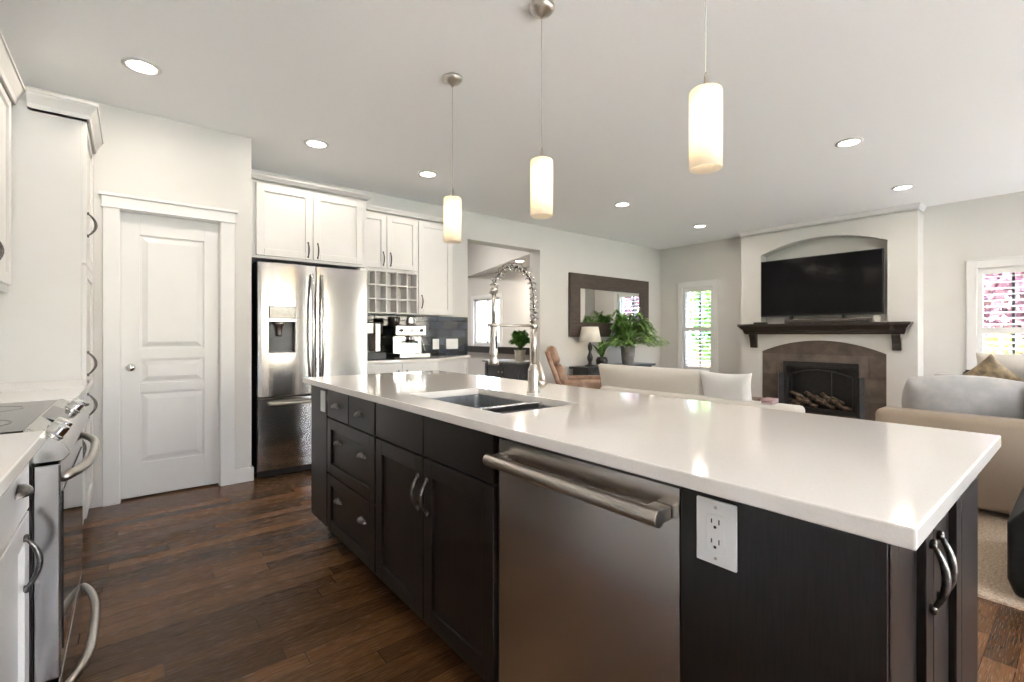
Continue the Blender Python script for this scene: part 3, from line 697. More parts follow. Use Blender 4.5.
# outlets
def outlet(name, label, fr, u, v, w=.075, h=.117, duplex=True):
    t = thing(name, label, 'outlet', fr(u, v, 0), None)
    obj('cover_plate', B().fbox(fr, u-w/2, u+w/2, v-h/2, v+h/2, 0, .006), 'plate', t, bevel=.002)
    if duplex:
        q = obj('receptacle', B().fbox(fr, u-.017, u+.017, v-.034, v+.034, .006, .008), 'plate', t, bevel=.001)
        s = B()
        for dv in (-.018, .018):
            s.fbox(fr, u-.0085, u-.0065, v+dv-.001, v+dv+.008, .008, .0085).fbox(fr, u+.0055, u+.0075, v+dv-.0005, v+dv+.007, .008, .0085)
            s.cyl(fr(u, v+dv-.007, .008), fr(u, v+dv-.007, .0085), .0028, seg=10)
        obj('slots', s, 'slot', q)
        for dv in (-.046, .046): obj('screw', B().cyl(fr(u, v+dv, .006), fr(u, v+dv, .007), .003, seg=10), 'nickel', t)
    else: obj('rocker', B().fbox(fr, u-.016, u+.016, v-.032, v+.032, .006, .009), 'plate', t, bevel=.001)
    return t
obj_face = obj('island_front_panel', B().box(IX-.018, IX, .182, .503, .11, .882), 'espresso', bevel=.001)
tag(obj_face, 'plain dark espresso panel right of the dishwasher that carries the outlet', 'panel')
outlet('electrical_outlet', 'white duplex outlet on the dark panel right of the dishwasher', FX(IX-.018), .430, .806)
outlet('electrical_outlet', 'small white outlet plate at the far left end of the island', FX(IX-.018), 2.675, .80, .07, .115, False)

# ------------------------------------------------------------------ left run: base cabinets, worktops, range, tall and wall cabinets
fl = FXp(-.22)
t = thing('base_cabinet', 'white base cabinet left of the range with a cup pull drawer', 'cabinet', (-.5, 1.35, 0))
obj('body', B().box(XL+.002, -.22, .92, 1.715, .11, .882).box(XL+.002, -.28, .92, 1.715, 0, .11), 'white', t)
for a, c in ((1.322, 1.710), (.925, 1.316)):
    q = obj('drawer', B().fbox(fl, a, c, .725, .872, 0, .02), 'white', t, bevel=.002); cup(fl, (a+c)/2+.03, .80, q)
    q = obj('door', shaker(fl, a, c, .125, .717), 'white', t, bevel=.0015); bow(fl, c-.08 if a > 1.3 else a+.05, .61, .12, q)
tag(obj('quartz_worktop', B().box(XL+.002, -.172, .92, 1.737, .884, .914), 'quartz', bevel=.003), 'white quartz worktop at the lower left, before the range', 'worktop')
t = thing('base_cabinet', 'white base cabinet between the range and the tall cabinet', 'cabinet', (-.5, 3.05, 0))
obj('body', B().box(XL+.002, -.22, 2.515, 3.597, .11, .882).box(XL+.002, -.28, 2.515, 3.597, 0, .11), 'white', t)
for a, c in ((2.52, 3.055), (3.06, 3.592)):
    q = obj('drawer', B().fbox(fl, a, c, .725, .872, 0, .02), 'white', t, bevel=.002); bow(fl, (a+c)/2, .80, .11, q, horiz=True)
    q = obj('door', shaker(fl, a, c, .125, .717), 'white', t, bevel=.0015); bow(fl, a+.05 if a > 3 else c-.05, .61, .12, q)
tag(obj('quartz_worktop', B().box(XL+.002, -.165, 2.505, 3.598, .884, .914), 'quartz', bevel=.003), 'white quartz worktop beyond the range, against the tall cabinet', 'worktop')
# range
t = thing('electric_range', 'slide-in stainless electric range with black glass cooktop', 'range', (-.5, 2.12, 0))
RX = -.145; r0, r1 = 1.745, 2.500
obj('body', B().box(XL+.01, -.20, r0+.003, r1-.003, .03, .90), 'black', t, bevel=.002)
ct = obj('cooktop', B().box(XL+.01, -.215, r0, r1, .900, .917), 'gloss', t, bevel=.003)
for (x, y, r) in ((-.36, 1.93, .10), (-.36, 2.30, .08), (-.65, 1.93, .08), (-.65, 2.30, .10)):
    obj('burner_ring', B().lathe([(r, .9171), (r, .9176), (r-.003, .9176), (r-.003, .9171)], (x, y, 0), 40, close=True), 'pewter', ct)
cp = obj('control_panel', B().prism([(-.215, .918), (-.205, .921), (RX+.01, .872), (RX+.02, .845), (RX+.005, .828), (-.21, .828)], lambda x, z, y: (x, y, z), r0-.004, r1+.004), 'steel', t, bevel=.002)
nx, nz = .035, .049; nl = math.hypot(nx, nz); ax = Vector((nz/nl*.62+.1, 0, nx/nl+.2)).normalized()
for y in (1.80, 1.885, 2.36, 2.445):
    b = B().lathe([(.024, 0), (.024, .006), (.021, .008), (.020, .030), (.0175, .034)], (-.165, y, .890), 24, ax=tuple(ax))
    k = obj('knob', b, 'chrome', cp, smooth=False, bevel=.001)
obj('display', B().prism([(-.206, .9222), (-.160, .898), (-.160, .897), (-.206, .920)], lambda x, z, y: (x, y, z), 1.98, 2.26), 'gloss', cp)
dd = obj('oven_door', B().box(-.198, RX, r0, r1, .245, .820), 'steel', t, bevel=.004)
obj('window', B().box(RX, RX+.003, r0+.045, r1-.045, .30, .735), 'gloss', dd, bevel=.001)
def towel(z, parent, out=.047):
    pts = []; rad = []
    for i in range(21):
        s = -1+2*i/20; y = (r0+r1)/2+s*.345; k = (1-abs(s)**3.2)
        pts.append((RX+.004+out*k, y, z)); rad.append(.0125)
    b = B().tube(pts, rad, 14)
    return obj('handle', b, 'nickel', parent, smooth=True)
towel(.775, dd)
dw = obj('storage_drawer', B().box(-.198, RX, r0, r1, .06, .235), 'steel', t, bevel=.004)
towel(.19, dw)
obj('side_trim', B().box(-.20, -.198, r0-.002, r1+.002, .06, .82), 'black', t)
# tall cabinet
t = thing('tall_pantry_cabinet', 'white tall cabinet between the left worktop and the pantry door', 'cabinet', (-.5, 3.9, 0))
obj('body', B().box(XL+.002, -.212, 3.602, 4.236, .11, 2.42).box(XL+.002, -.27, 3.602, 4.236, 0, .11), 'white', t, bevel=.002)
ft = FXp(-.212)
for (z0, z1, hz) in ((.12, .86, .76), (.865, 1.565, 1.00), (1.572, 2.40, 1.80)):
    q = obj('door', shaker(ft, 3.605, 4.232, z0, z1, .065), 'white', t, bevel=.002); bow(ft, 3.645, hz, .125, q, out=.035)
crown('crown', [(-.428, 3.602, 0, -1), (-.190, 3.602, 1, -1), (-.190, 4.236, 1, 0)], 2.475, .10, .05, 'white', t)
# wall cabinet above the left run
t = thing('wall_cabinet', 'white wall cabinet at the far left edge, above the worktop', 'cabinet', (-.65, 2.9, 1.4))
obj('body', B().box(XL+.002, -.502, 2.56, 3.598, 1.42, 2.42), 'white', t, bevel=.002)
fu = FXp(-.502)
for a, c, hs in ((2.565, 3.077, 2.61), (3.083, 3.565, 3.14)):
    q = obj('door', shaker(fu, a, c, 1.425, 2.40), 'white', t, bevel=.002); bow(fu, hs, 1.55, .12, q, out=.024)
obj('light_rail', B().box(-.52, -.50, 2.56, 3.598, 1.385, 1.42), 'white', t)
crown('crown', [(-.482, 2.56, 1, 0), (-.482, 3.598, 1, 0)], 2.475, .10, .05, 'white', t)

# ------------------------------------------------------------------ refrigerator bay
t = thing('over_fridge_cabinet', 'white two door cabinet with crown moulding above the refrigerator', 'cabinet', (1.25, 4.65, 1.8))
obj('body', B().box(.757, 1.735, 4.32, YM-.002, 1.80, 2.43), 'white', t)
ff = FY(4.32)
for a, c, hs in ((.80, 1.242, 1.205), (1.248, 1.692, 1.285)):
    q = obj('door', shaker(ff, a, c, 1.822, 2.415), 'white', t, bevel=.002); bow(ff, hs, 1.905, .12, q)
obj('side_panel', B().box(1.712, 1.735, 4.30, YM-.002, 0, 1.80), 'white', t, bevel=.001)
crown('crown', [(.757, 4.30, 0, -1), (1.735, 4.30, 1, -1), (1.735, 4.63, 1, 0)], 2.475, .04, .045, 'white', t)
t = thing('refrigerator', 'stainless french door refrigerator with water dispenser and bottom freezer', 'refrigerator', (1.245, 4.6, 0))
obj('cabinet_body', B().box(.795, 1.695, 4.27, 4.98, .03, 1.765), 'black', t, bevel=.003)
obj('kick_grille', B().box(.80, 1.69, 4.255, 4.27, .005, .06), 'black', t)
def curved(x0, x1, z0, z1, yb, yf, bul, hole=None, n=16):
    """a door whose front bows out towards -Y; hole=(x0,x1,z0,z1) left open"""
    b = B(); xs = [x0+(x1-x0)*i/n for i in range(n+1)]
    if hole: xs = sorted(set([x for x in xs if not any(abs(x-h) < .012 for h in hole[:2])]+[hole[0], hole[1]]))
    zs = [z0, z1] if not hole else [z0, hole[2], hole[3], z1]
    c = (x0+x1)/2; hw = (x1-x0)/2
    yf_ = lambda x: yf-bul*(1-abs((x-c)/hw)**2.6)
    F = {(i, j): b.bm.verts.new((x, yf_(x), z)) for i, x in enumerate(xs) for j, z in enumerate(zs)}
    K = {(i, j): b.bm.verts.new((x, yb, z)) for i, x in enumerate(xs) for j, z in enumerate(zs)}
    nx_, nz_ = len(xs)-1, len(zs)-1
    def open_(i, j): return hole and j == 1 and xs[i] >= hole[0]-1e-6 and xs[i+1] <= hole[1]+1e-6
    for i in range(nx_):
        for j in range(nz_):
            if open_(i, j): continue
            b.bm.faces.new((F[i, j], F[i+1, j], F[i+1, j+1], F[i, j+1])); b.bm.faces.new((K[i, j], K[i, j+1], K[i+1, j+1], K[i+1, j]))
    def side(p, q): b.bm.faces.new((F[p], F[q], K[q], K[p]))
    for i in range(nx_):
        side((i, 0), (i+1, 0)); side((i, nz_), (i+1, nz_))
    for j in range(nz_):
        side((0, j), (0, j+1)); side((nx_, j), (nx_, j+1))
    if hole:
        a = xs.index(hole[0]); c2 = xs.index(hole[1])
        for i in range(a, c2): side((i, 1), (i+1, 1)); side((i, 2), (i+1, 2))
        side((a, 1), (a, 2)); side((c2, 1), (c2, 2))
    return b
def vhandle(x, z0, z1, parent, y=4.21, out=.055):
    pts = []; rad = []
    for i in range(25):
        s = -1+2*i/24; k = 1-abs(s)**2.2; pts.append((x, y-.006-out*(.15+.85*k), z0+(z1-z0)*i/24)); rad.append(.012)
    b = B().tube(pts, rad, 12)
    for z in (z0+.02, z1-.02): b.cyl((x, y+.015, z), (x, y-.018, z), .011, seg=12)
    return obj('handle', b, 'steel', parent, smooth=True)
q = obj('left_door', curved(.795, 1.243, .662, 1.755, 4.265, 4.215, .022, (.872, 1.072, 1.02, 1.40)), 'steel', t, bevel=.002)
vhandle(1.205, .74, 1.68, q)
dsp = obj('dispenser', B().box(.872, 1.072, 4.248, 4.262, 1.02, 1.40).box(.872, .876, 4.188, 4.25, 1.02, 1.28).box(1.068, 1.072, 4.188, 4.25, 1.02, 1.28).box(.872, 1.072, 4.190, 4.25, 1.02, 1.03), 'navy', q)
obj('control_screen', B().box(.874, 1.070, 4.183, 4.25, 1.298, 1.40), 'gloss', dsp, bevel=.002)
obj('strip', B().box(.870, 1.074, 4.178, 4.25, 1.276, 1.297), 'chrome', dsp, bevel=.002)
obj('nozzle', B().lathe([(.040, 0), (.038, -.03), (.024, -.035), (.022, -.10), (.020, -.12)], (.955, 4.222, 1.276), 20), 'nickel', dsp, smooth=True)
q = obj('right_door', curved(1.249, 1.697, .662, 1.755, 4.265, 4.215, .006), 'steel', t, bevel=.002)
vhandle(1.287, .74, 1.68, q)
q = obj('freezer_drawer', curved(.795, 1.697, .062, .650, 4.265, 4.220, .012), 'steel', t, bevel=.002)
pts = [(.87+.75*i/20, 4.195-.05*(.2+.8*(1-abs(-1+i/10)**4)), .605) for i in range(21)]
b = B().tube(pts, .0125, 12)
for x in (.885, 1.605): b.cyl((x, 4.22, .605), (x, 4.18, .605), .011, seg=12)
obj('handle', b, 'nickel', q, smooth=True)
obj('hinge_cover', B().box(1.64, 1.695, 4.235, 4.33, 1.757, 1.782), 'plate', t, bevel=.003)

# ------------------------------------------------------------------ coffee bar
t = thing('wine_rack_cabinet', 'white wall cabinet with a cubby wine rack below its two doors', 'cabinet', (2.1, 4.85, 1.39))
fb = FY(4.70)
obj('body', B().box(1.737, 2.468, 4.70, YM-.002, 1.845, 2.44), 'white', t)
for a, c, hs in ((1.74, 2.098, 2.062), (2.104, 2.462, 2.142)):
    q = obj('door', shaker(fb, a, c, 1.865, 2.425), 'white', t, bevel=.002); bow(fb, hs, 1.965, .13, q)
b = B(); X0, X1, Z0, Z1 = 1.737, 2.468, 1.392, 1.845
for i in range(7): x = X0+(X1-X0-.014)*i/6; b.box(x, x+.014, 4.69, 4.83, Z0, Z1)
for j in range(4): z = Z0+(Z1-Z0-.014)*j/3; b.box(X0+.001, X1-.001, 4.691, 4.83, z, z+.014)
b.box(X0, X1, 4.83, YM-.002, Z0, Z1)
obj('wine_rack', b, 'white', t)
crown('crown', [(1.79, 4.68, 0, -1), (2.468, 4.68, 0, -1)], 2.495, .05, .045, 'white', t)
t = thing('wall_cabinet', 'white single door wall cabinet right of the wine rack', 'cabinet', (2.7, 4.85, 1.39))
obj('body', B().box(2.470, 2.912, 4.70, YM-.002, 1.39, 2.44), 'white', t, bevel=.001)
q = obj('door', shaker(fb, 2.475, 2.908, 1.395, 2.425), 'white', t, bevel=.002); bow(fb, 2.512, 1.535, .13, q)
crown('crown', [(2.470, 4.68, 0, -1), (2.912, 4.68, 1, -1), (2.912, YM-.002, 1, 0)], 2.495, .05, .045, 'white', t)
tag(obj('tile_backsplash', B().box(1.737, 3.338, YM-.012, YM-.001, .914, 1.389), 'subway'), 'glossy dark blue black subway tile backsplash behind the coffee machines', 'backsplash')
outlet('light_switch', 'left single white switch plate on the dark tile backsplash', FY(YM-.012), 2.875, 1.055, .085, .125, False)
outlet('light_switch', 'wide white switch plate on the dark tile backsplash, right of the single one', FY(YM-.012), 3.105, 1.055, .17, .125, False)
t = thing('coffee_bar_cabinet', 'white base cabinet with an angled end below the coffee machines', 'cabinet', (2.3, 4.7, 0))
up3 = lambda x, y, z: (x, y, z)
obj('body', B().prism([(1.737, 4.42), (2.55, 4.42), (3.30, 4.97), (3.30, YM-.002), (1.737, YM-.002)], up3, .11, .882), 'white', t)
for a, c, hs in ((1.742, 2.14, 2.10), (2.146, 2.545, 2.19)):
    q = obj('door', shaker(FY(4.42), a, c, .125, .872), 'white', t); bow(FY(4.42), hs, .74, .12, q)
an = math.atan2(.55, .75); fa = FA(2.55, 4.42, an)
q = obj('door', shaker(fa, .01, .90, .125, .872), 'white', t)
tag(obj('quartz_worktop', B().prism([(1.737, 4.385), (2.57, 4.385), (3.335, 4.945), (3.335, YM-.002), (1.737, YM-.002)], up3, .884, .914), 'quartz', bevel=.003), 'white quartz worktop of the coffee bar with an angled end', 'worktop')
# drip coffee maker
z = .914
t = thing('coffee_maker', 'black single serve coffee maker with a silver column beside the refrigerator panel', 'coffee maker', (1.93, 4.76, z))
obj('base', B().box(1.80, 2.06, 4.60, 4.90, z, z+.075), 'black', t, bevel=.008)
obj('body', B().box(1.82, 2.04, 4.76, 4.90, z+.075, z+.375), 'black', t, bevel=.012)
obj('brew_head', B().box(1.815, 2.045, 4.64, 4.90, z+.26, z+.385), 'black', t, bevel=.015)
obj('silver_panel', B().box(1.82, 1.935, 4.632, 4.66, z+.265, z+.375), 'nickel', t, bevel=.004)
obj('column', B().box(1.95, 2.005, 4.62, 4.76, z+.08, z+.37), 'nickel', t, bevel=.005)
obj('drip_tray', B().box(1.83, 1.96, 4.62, 4.74, z+.075, z+.085), 'pewter', t, bevel=.002)
# espresso machine
t = thing('espresso_machine', 'stainless espresso machine with grinder hopper on the coffee bar', 'espresso machine', (2.34, 4.72, z))
obj('body', B().box(2.16, 2.50, 4.66, 4.94, z+.05, z+.24), 'steel', t, bevel=.008)
obj('head', B().box(2.15, 2.51, 4.57, 4.94, z+.24, z+.355), 'steel', t, bevel=.012)
obj('drip_tray', B().box(2.17, 2.53, 4.52, 4.66, z+.01, z+.055), 'steel', t, bevel=.005)
obj('foot', B().box(2.19, 2.48, 4.66, 4.92, z, z+.05), 'black', t)
obj('hopper', B().lathe([(.045, 0), (.065, .06), (.065, .085), (.05, .092)], (2.24, 4.80, z+.355), 20), 'pewter', t, smooth=True)
obj('pressure_gauge', B().cyl((2.33, 4.57, z+.30), (2.33, 4.562, z+.30), .025), 'plate', t)
for x in (2.21, 2.45): obj('dial', B().cyl((x, 4.57, z+.30), (x, 4.55, z+.30), .017), 'black', t, bevel=.002)
g_ = obj('group_head', B().cyl((2.36, 4.61, z+.24), (2.36, 4.61, z+.20), .034), 'chrome', t, smooth=False, bevel=.002)
obj('portafilter', B().cyl((2.36, 4.61, z+.205), (2.36, 4.61, z+.165), .032).tube([(2.36, 4.59, z+.185), (2.34, 4.47, z+.175)], [.009, .012], 12), 'black', g_, smooth=True)
obj('steam_wand', B().tube([(2.47, 4.62, z+.24), (2.475, 4.60, z+.18), (2.49, 4.57, z+.08)], .005, 10), 'chrome', t, smooth=True)
t = thing('milk_pitcher', 'small steel milk pitcher standing on the espresso machine', 'pitcher', (2.41, 4.76, z+.355))
obj('body', B().lathe([(.04, 0), (.045, .03), (.036, .08), (.040, .10), (.037, .10), (.033, .08)], (2.41, 4.76, z+.356), 20), 'chrome', t, smooth=True)
obj('handle', B().tube([(2.445, 4.76, z+.44), (2.475, 4.76, z+.43), (2.475, 4.76, z+.39), (2.448, 4.76, z+.38)], .004, 8), 'chrome', t, smooth=True)

# ------------------------------------------------------------------ fireplace wall
t = thing('fireplace', 'black gas fireplace set in an arched brown tile surround', 'fireplace', (7.4, 2.35, 0))
FY0, FY1, FZ0, FZ1 = 1.905, 2.80, .10, .79
b = B(); XT = XB+.028
pts = [p for p in lo]
b.box(XT, XT+.05, TY0+.001, FY0, 0, TZS).box(XT, XT+.05, FY1, TY1-.001, 0, TZS).box(XT, XT+.05, FY0, FY1, FZ1, TZS).box(XT, XT+.05, FY0, FY1, 0, FZ0)
for p, q in zip(pts, pts[1:]): b.prism([(p[0], TZS), (q[0], TZS), (q[0], q[1]-.001), (p[0], p[1]-.001)], fx, XT, XT+.05)
bmesh.ops.remove_doubles(b.bm, verts=b.bm.verts, dist=1e-5)
obj('tile_surround', b, 'slate', t)
b = B().box(XF-.03, XF-.012, FY0, FY1, FZ0, FZ1).box(XT, XF-.03, FY0-.001, FY0+.02, FZ0, FZ1).box(XT, XF-.03, FY1-.02, FY1+.001, FZ0, FZ1).box(XT, XF-.03, FY0, FY1, FZ1-.02, FZ1).box(XT, XF-.03, FY0, FY1, FZ0, FZ0+.02)
fbx = obj('firebox', b, 'firebox', t)
b = B().box(XT-.02, XT, FY0-.005, FY1+.005, FZ1-.075, FZ1+.005).box(XT-.02, XT, FY0-.005, FY0+.035, FZ0, FZ1-.075).box(XT-.02, XT, FY1-.035, FY1+.005, FZ0, FZ1-.075).box(XT-.02, XT, FY0+.035, FY1-.035, FZ0, FZ0+.06)
fm = obj('frame', b, 'firebox', t, bevel=.002)
b = B()
for zz in (FZ1-.055, FZ1-.04, FZ1-.025): b.box(XT-.026, XT-.02, FY0+.02, FY1-.02, zz, zz+.006)
obj('grille', b, 'black', fm)
# arched mesh screen frame and folded screen wings
b = B(); ar = arch(FY0+.06, FY1-.06, .60, .685, 16)
b.tube([(XT-.022, FY0+.06, .16)]+[(XT-.022, p[0], p[1]) for p in ar]+[(XT-.022, FY1-.06, .16)], .006, 8)
b.cyl((XT-.022, 2.20, .16), (XT-.022, 2.20, .66), .005, seg=8)
obj('screen_frame', b, 'navy', fm, smooth=True)
for (ya, yb) in ((FY1, FY1+.07), (FY0-.07, FY0)):
    obj('screen_wing', B().prism([(XT-.03, ya), (XT-.10, (ya+yb)/2), (XT-.03, yb), (XT-.022, yb), (XT-.085, (ya+yb)/2), (XT-.022, ya)], lambda x, y, z: (x, y, z), .04, .62), 'firebox', fm)
rnd = random.Random(3)
for k in range(7):
    y = 2.12+.10*k; x = 7.40+rnd.uniform(-.03, .05); z0 = .17+(.07 if k % 2 else 0)
    p = [(x+rnd.uniform(-.01, .01), y-.13+i*.045, z0+i*rnd.uniform(.006, .022)) for i in range(7)]
    obj('fire_log', B().tube(p, [.028+rnd.uniform(-.004, .006) for _ in p], 10), 'log', fbx, smooth=True)
t = thing('mantel_shelf', 'dark wood mantel shelf on two corbels below the television', 'mantel', (7.2, 2.35, 1.17))
MY0, MY1 = 1.345, 3.375
b = B(); prof = [(XB, 1.175), (XB-.09, 1.175), (XB-.10, 1.195), (XB-.115, 1.20), (XB-.12, 1.235), (XB-.15, 1.265), (XB-.17, 1.285), (XB-.185, 1.292), (XB-.185, 1.325), (XB, 1.325)]
o = [0, 0, .008, .012, .015, .04, .055, .07, .07, .07]
A = [b.bm.verts.new((p[0], MY0+.07-q, p[1])) for p, q in zip(prof, o)]; C = [b.bm.verts.new((p[0], MY1-.07+q, p[1])) for p, q in zip(prof, o)]
b.bm.faces.new(A); b.bm.faces.new(C[::-1])
for i in range(len(A)): j = (i+1) % len(A); b.bm.faces.new((A[i], A[j], C[j], C[i]))
obj('shelf', b, 'mantel', t, bevel=.002)
for y in (1.50, 3.20):
    cpts = [(XB, .975), (XB-.045, .975), (XB-.05, 1.0), (XB-.055, 1.06), (XB-.075, 1.12), (XB-.095, 1.15), (XB-.095, 1.175), (XB, 1.175)]
    obj('corbel', B().prism(cpts, lambda x, z, y_: (x, y_, z), y-.045, y+.045), 'mantel', t, bevel=.003)
t = thing('television', 'large black flat screen television above the mantel', 'television', (7.36, 2.37, 1.33))
obj('panel', B().box(7.285, 7.325, 1.638, 3.105, 1.432, 2.250), 'black', t, bevel=.004)
obj('screen', B().box(7.283, 7.285, 1.65, 3.093, 1.452, 2.238), 'tvscreen', t)
obj('stand', B().box(7.28, 7.42, 2.05, 2.12, 1.327, 1.345).box(7.28, 7.42, 2.65, 2.72, 1.327, 1.345).box(7.30, 7.33, 2.05, 2.08, 1.345, 1.44).box(7.30, 7.33, 2.68, 2.72, 1.345, 1.44), 'black', t)
tag(obj('soundbar', B().box(7.20, 7.27, 1.75, 2.75, 1.327, 1.385), 'pewter', bevel=.01, seg=3), 'long dark soundbar on the mantel under the television', 'soundbar')
tag(obj('media_box', B().box(7.19, 7.27, 3.0, 3.17, 1.327, 1.352), 'black', bevel=.003), 'flat black media box at the left end of the mantel', 'box')
tag(obj('small_speaker', B().box(7.20, 7.255, 1.655, 1.72, 1.327, 1.41), 'greybox', bevel=.006), 'small taupe box at the right end of the mantel beside the soundbar', 'box')

# ------------------------------------------------------------------ mirror, console and plants
t = thing('wall_mirror', 'large mirror in a wide dark brown wood frame on the far wall', 'mirror', (6.17, YM-.02, 1.15))
mx0, mx1, mz0, mz1, fw = 5.175, 7.175, 1.135, 2.115, .225
fm_ = B(); t_ = .04
fm_.box(mx0, mx0+fw, YM-.045, YM-.003, mz0, mz1).box(mx1-fw, mx1, YM-.045, YM-.003, mz0, mz1).box(mx0+fw, mx1-fw, YM-.045, YM-.003, mz0, mz0+fw).box(mx0+fw, mx1-fw, YM-.045, YM-.003, mz1-fw, mz1)
obj('frame', fm_, 'mirrorframe', t)
obj('glass', B().box(mx0+fw, mx1-fw, YM-.02, YM-.005, mz0+fw, mz1-fw), 'mirror', t)
CZ = .69
t = thing('console_table', 'dark console table against the wall below the mirror', 'table', (5.8, 4.8, 0))
obj('tabletop', B().box(5.16, 6.86, 4.62, 4.99, CZ-.035, CZ), 'navy', t, bevel=.004)
obj('apron', B().box(5.22, 6.80, 4.66, 4.96, CZ-.16, CZ-.035), 'navy', t)
for x in (5.25, 6.77):
    for y in (4.69, 4.93): obj('leg', B().tube([(x, y, 0), (x, y, CZ-.16)], [.02, .03], 4), 'navy', t)
obj('drawer', B().box(5.32, 5.85, 4.65, 4.66, CZ-.145, CZ-.05), 'navy', t, bevel=.002)
t = thing('table_lamp', 'table lamp with cream empire shade on a dark turned base', 'lamp', (5.42, 4.80, CZ))
obj('base', B().lathe([(.075, 0), (.075, .015), (.03, .03), (.022, .06), (.04, .10), (.045, .14), (.028, .19), (.018, .22), (.032, .26), (.034, .31), (.018, .35), (.010, .36), (.010, .40)], (5.42, 4.80, CZ), 24), 'black', t, smooth=True)
obj('lamp_shade', B().lathe([(.172, .37), (.125, .60), (.122, .60), (.169, .37)], (5.42, 4.80, CZ), 32, close=True), 'shade', t, smooth=True)
lamp('POINT', (5.42, 4.80, CZ+.47), .8, (1, .78, .5), .03)
# small broad-leaf plant
t = thing('potted_plant', 'small upright leafy plant in a dark round pot beside the lamp', 'plant', (5.67, 4.78, CZ))
obj('pot', B().lathe([(.05, 0), (.085, .03), (.095, .08), (.08, .12), (.065, .135), (.06, .125)], (5.67, 4.78, CZ), 24), 'black', t, smooth=True)
b = B(); rnd = random.Random(5)
for k in range(16):
    an = rnd.uniform(0, 2*PI); el = rnd.uniform(.9, 1.45); Ln = rnd.uniform(.18, .32); d = Vector((math.cos(an)*math.cos(el), math.sin(an)*math.cos(el), math.sin(el)))
    p = Vector((5.67, 4.78, CZ+.12)); sd = d.cross(Vector((0, 0, 1))).normalized(); prev = None
    for i in range(7):
        s = i/6; w = .034*math.sin(PI*min(1, s*.92+.08))**.8; q = p+d*Ln*s+Vector((d.x, d.y, 0))*.12*s*s
        row = [b.bm.verts.new(q+sd*w*e+Vector((0, 0, .3*w*abs(e)))) for e in (-1, 0, 1)]
        if prev:
            for e in (0, 1): b.bm.faces.new((prev[e], prev[e+1], row[e+1], row[e]))
        prev = row
obj('foliage', b, 'leaf', t, recalc=False, smooth=True)
leafy('potted_fern', 'large arching fern in a grey pot on the console table', 'plant', (6.20, 4.69, CZ), .115, .30, .74, .62, 2, 'fern', 'pot', L=.13, w=.013, stems=52, feather=True, taper=.78, droop=.8)

# ------------------------------------------------------------------ living room
struct('floor_carpet', B().box(2.93, XB-.02, -3.2, 4.3, 0, .012), 'carpet')
# sofa A: facing the fireplace
t = thing('sofa', 'cream sofa with its back to the island, facing the fireplace', 'sofa', (4.6, 2.55, .012))
obj('base', B().box(4.22, 5.10, 1.56, 3.60, .08, .34), 'cream', t, bevel=.03, seg=4)
obj('back_frame', B().box(4.20, 4.38, 1.50, 3.60, .30, .575), 'cream', t, bevel=.05, seg=5)
obj('arm', B().box(4.22, 5.10, 1.52, 1.74, .10, .40), 'cream', t, bevel=.05, seg=5)
obj('arm', B().box(4.22, 5.10, 3.42, 3.60, .10, .40), 'cream', t, bevel=.05, seg=5)
obj('seat_cushion', B().box(4.36, 5.12, 1.75, 2.58, .34, .48), 'cream', t, bevel=.05, seg=5); obj('seat_cushion', B().box(4.36, 5.12, 2.59, 3.41, .34, .48), 'cream', t, bevel=.05, seg=5)
mt = Matrix.Translation((4.42, 3.05, .60)) @ Matrix.Rotation(PI/2, 4, 'Z') @ Matrix.Rotation(math.radians(80), 4, 'X')
obj('back_cushion', B().pillow(mt, 1.36, .44, .24, 20, pinch=.03, edge=.06), 'cream', t, smooth=True)
for x in (4.28, 5.04):
    for y in (1.62, 3.54): obj('leg', B().cyl((x, y, .012), (x, y, .09), .022, .03), 'espresso', t)
mt = Matrix.Translation((4.36, 2.17, .62)) @ Matrix.Rotation(PI/2-.15, 4, 'Z') @ Matrix.Rotation(math.radians(78), 4, 'X')
tag(obj('throw_pillow', B().pillow(mt, .56, .42, .17, 16, pinch=.14), 'bluepil', smooth=True), 'pale white throw pillow on the cream sofa, right of its long back cushion', 'pillow')
# coffee table
t = thing('coffee_table', 'brown wooden coffee table between the cream sofa and the fireplace', 'table', (5.9, 2.3, .012))
obj('tabletop', B().box(5.30, 5.90, 2.45, 3.45, .38, .415), 'wood', t, bevel=.005)
for x in (5.36, 5.84):
    for y in (2.51, 3.39): obj('leg', B().tube([(x, y, .012), (x, y, .38)], [.025, .035], 4), 'wood', t)
tag(obj('folded_cloth', B().box(4.22, 4.34, 1.70, 1.80, .577, .62), 'purple', bevel=.01, seg=3), 'small mauve folded cloth on the low back of the cream sofa', 'cloth')
# sofa B : its arm shows behind the island
t = thing('sofa', 'taupe fabric sofa behind the right end of the island with pillows on it', 'sofa', (5.3, .45, .012))
obj('arm', B().box(4.20, 4.42, -.02, 1.00, .05, .635), 'taupe', t, bevel=.045, seg=5)
obj('arm', B().box(6.38, 6.60, -.02, 1.00, .05, .635), 'taupe', t, bevel=.045, seg=5)
obj('base', B().box(4.40, 6.40, .0, .97, .05, .32), 'taupe', t, bevel=.02, seg=3)
obj('back_frame', B().box(4.22, 6.58, -.14, .10, .05, .80), 'taupe', t, bevel=.05, seg=5)
for k in range(2): obj('seat_cushion', B().box(4.43+k*.98, 5.40+k*.98, .10, .98, .32, .46), 'taupe', t, bevel=.05, seg=5)
for k in range(2): obj('back_cushion', B().box(4.44+k*.98, 5.39+k*.98, .08, .28, .46, .86), 'taupe', t, bevel=.08, seg=6)
for x in (4.28, 6.52):
    for y in (.0, .92): obj('leg', B().cyl((x, y, .012), (x, y, .06), .03), 'espresso', t)
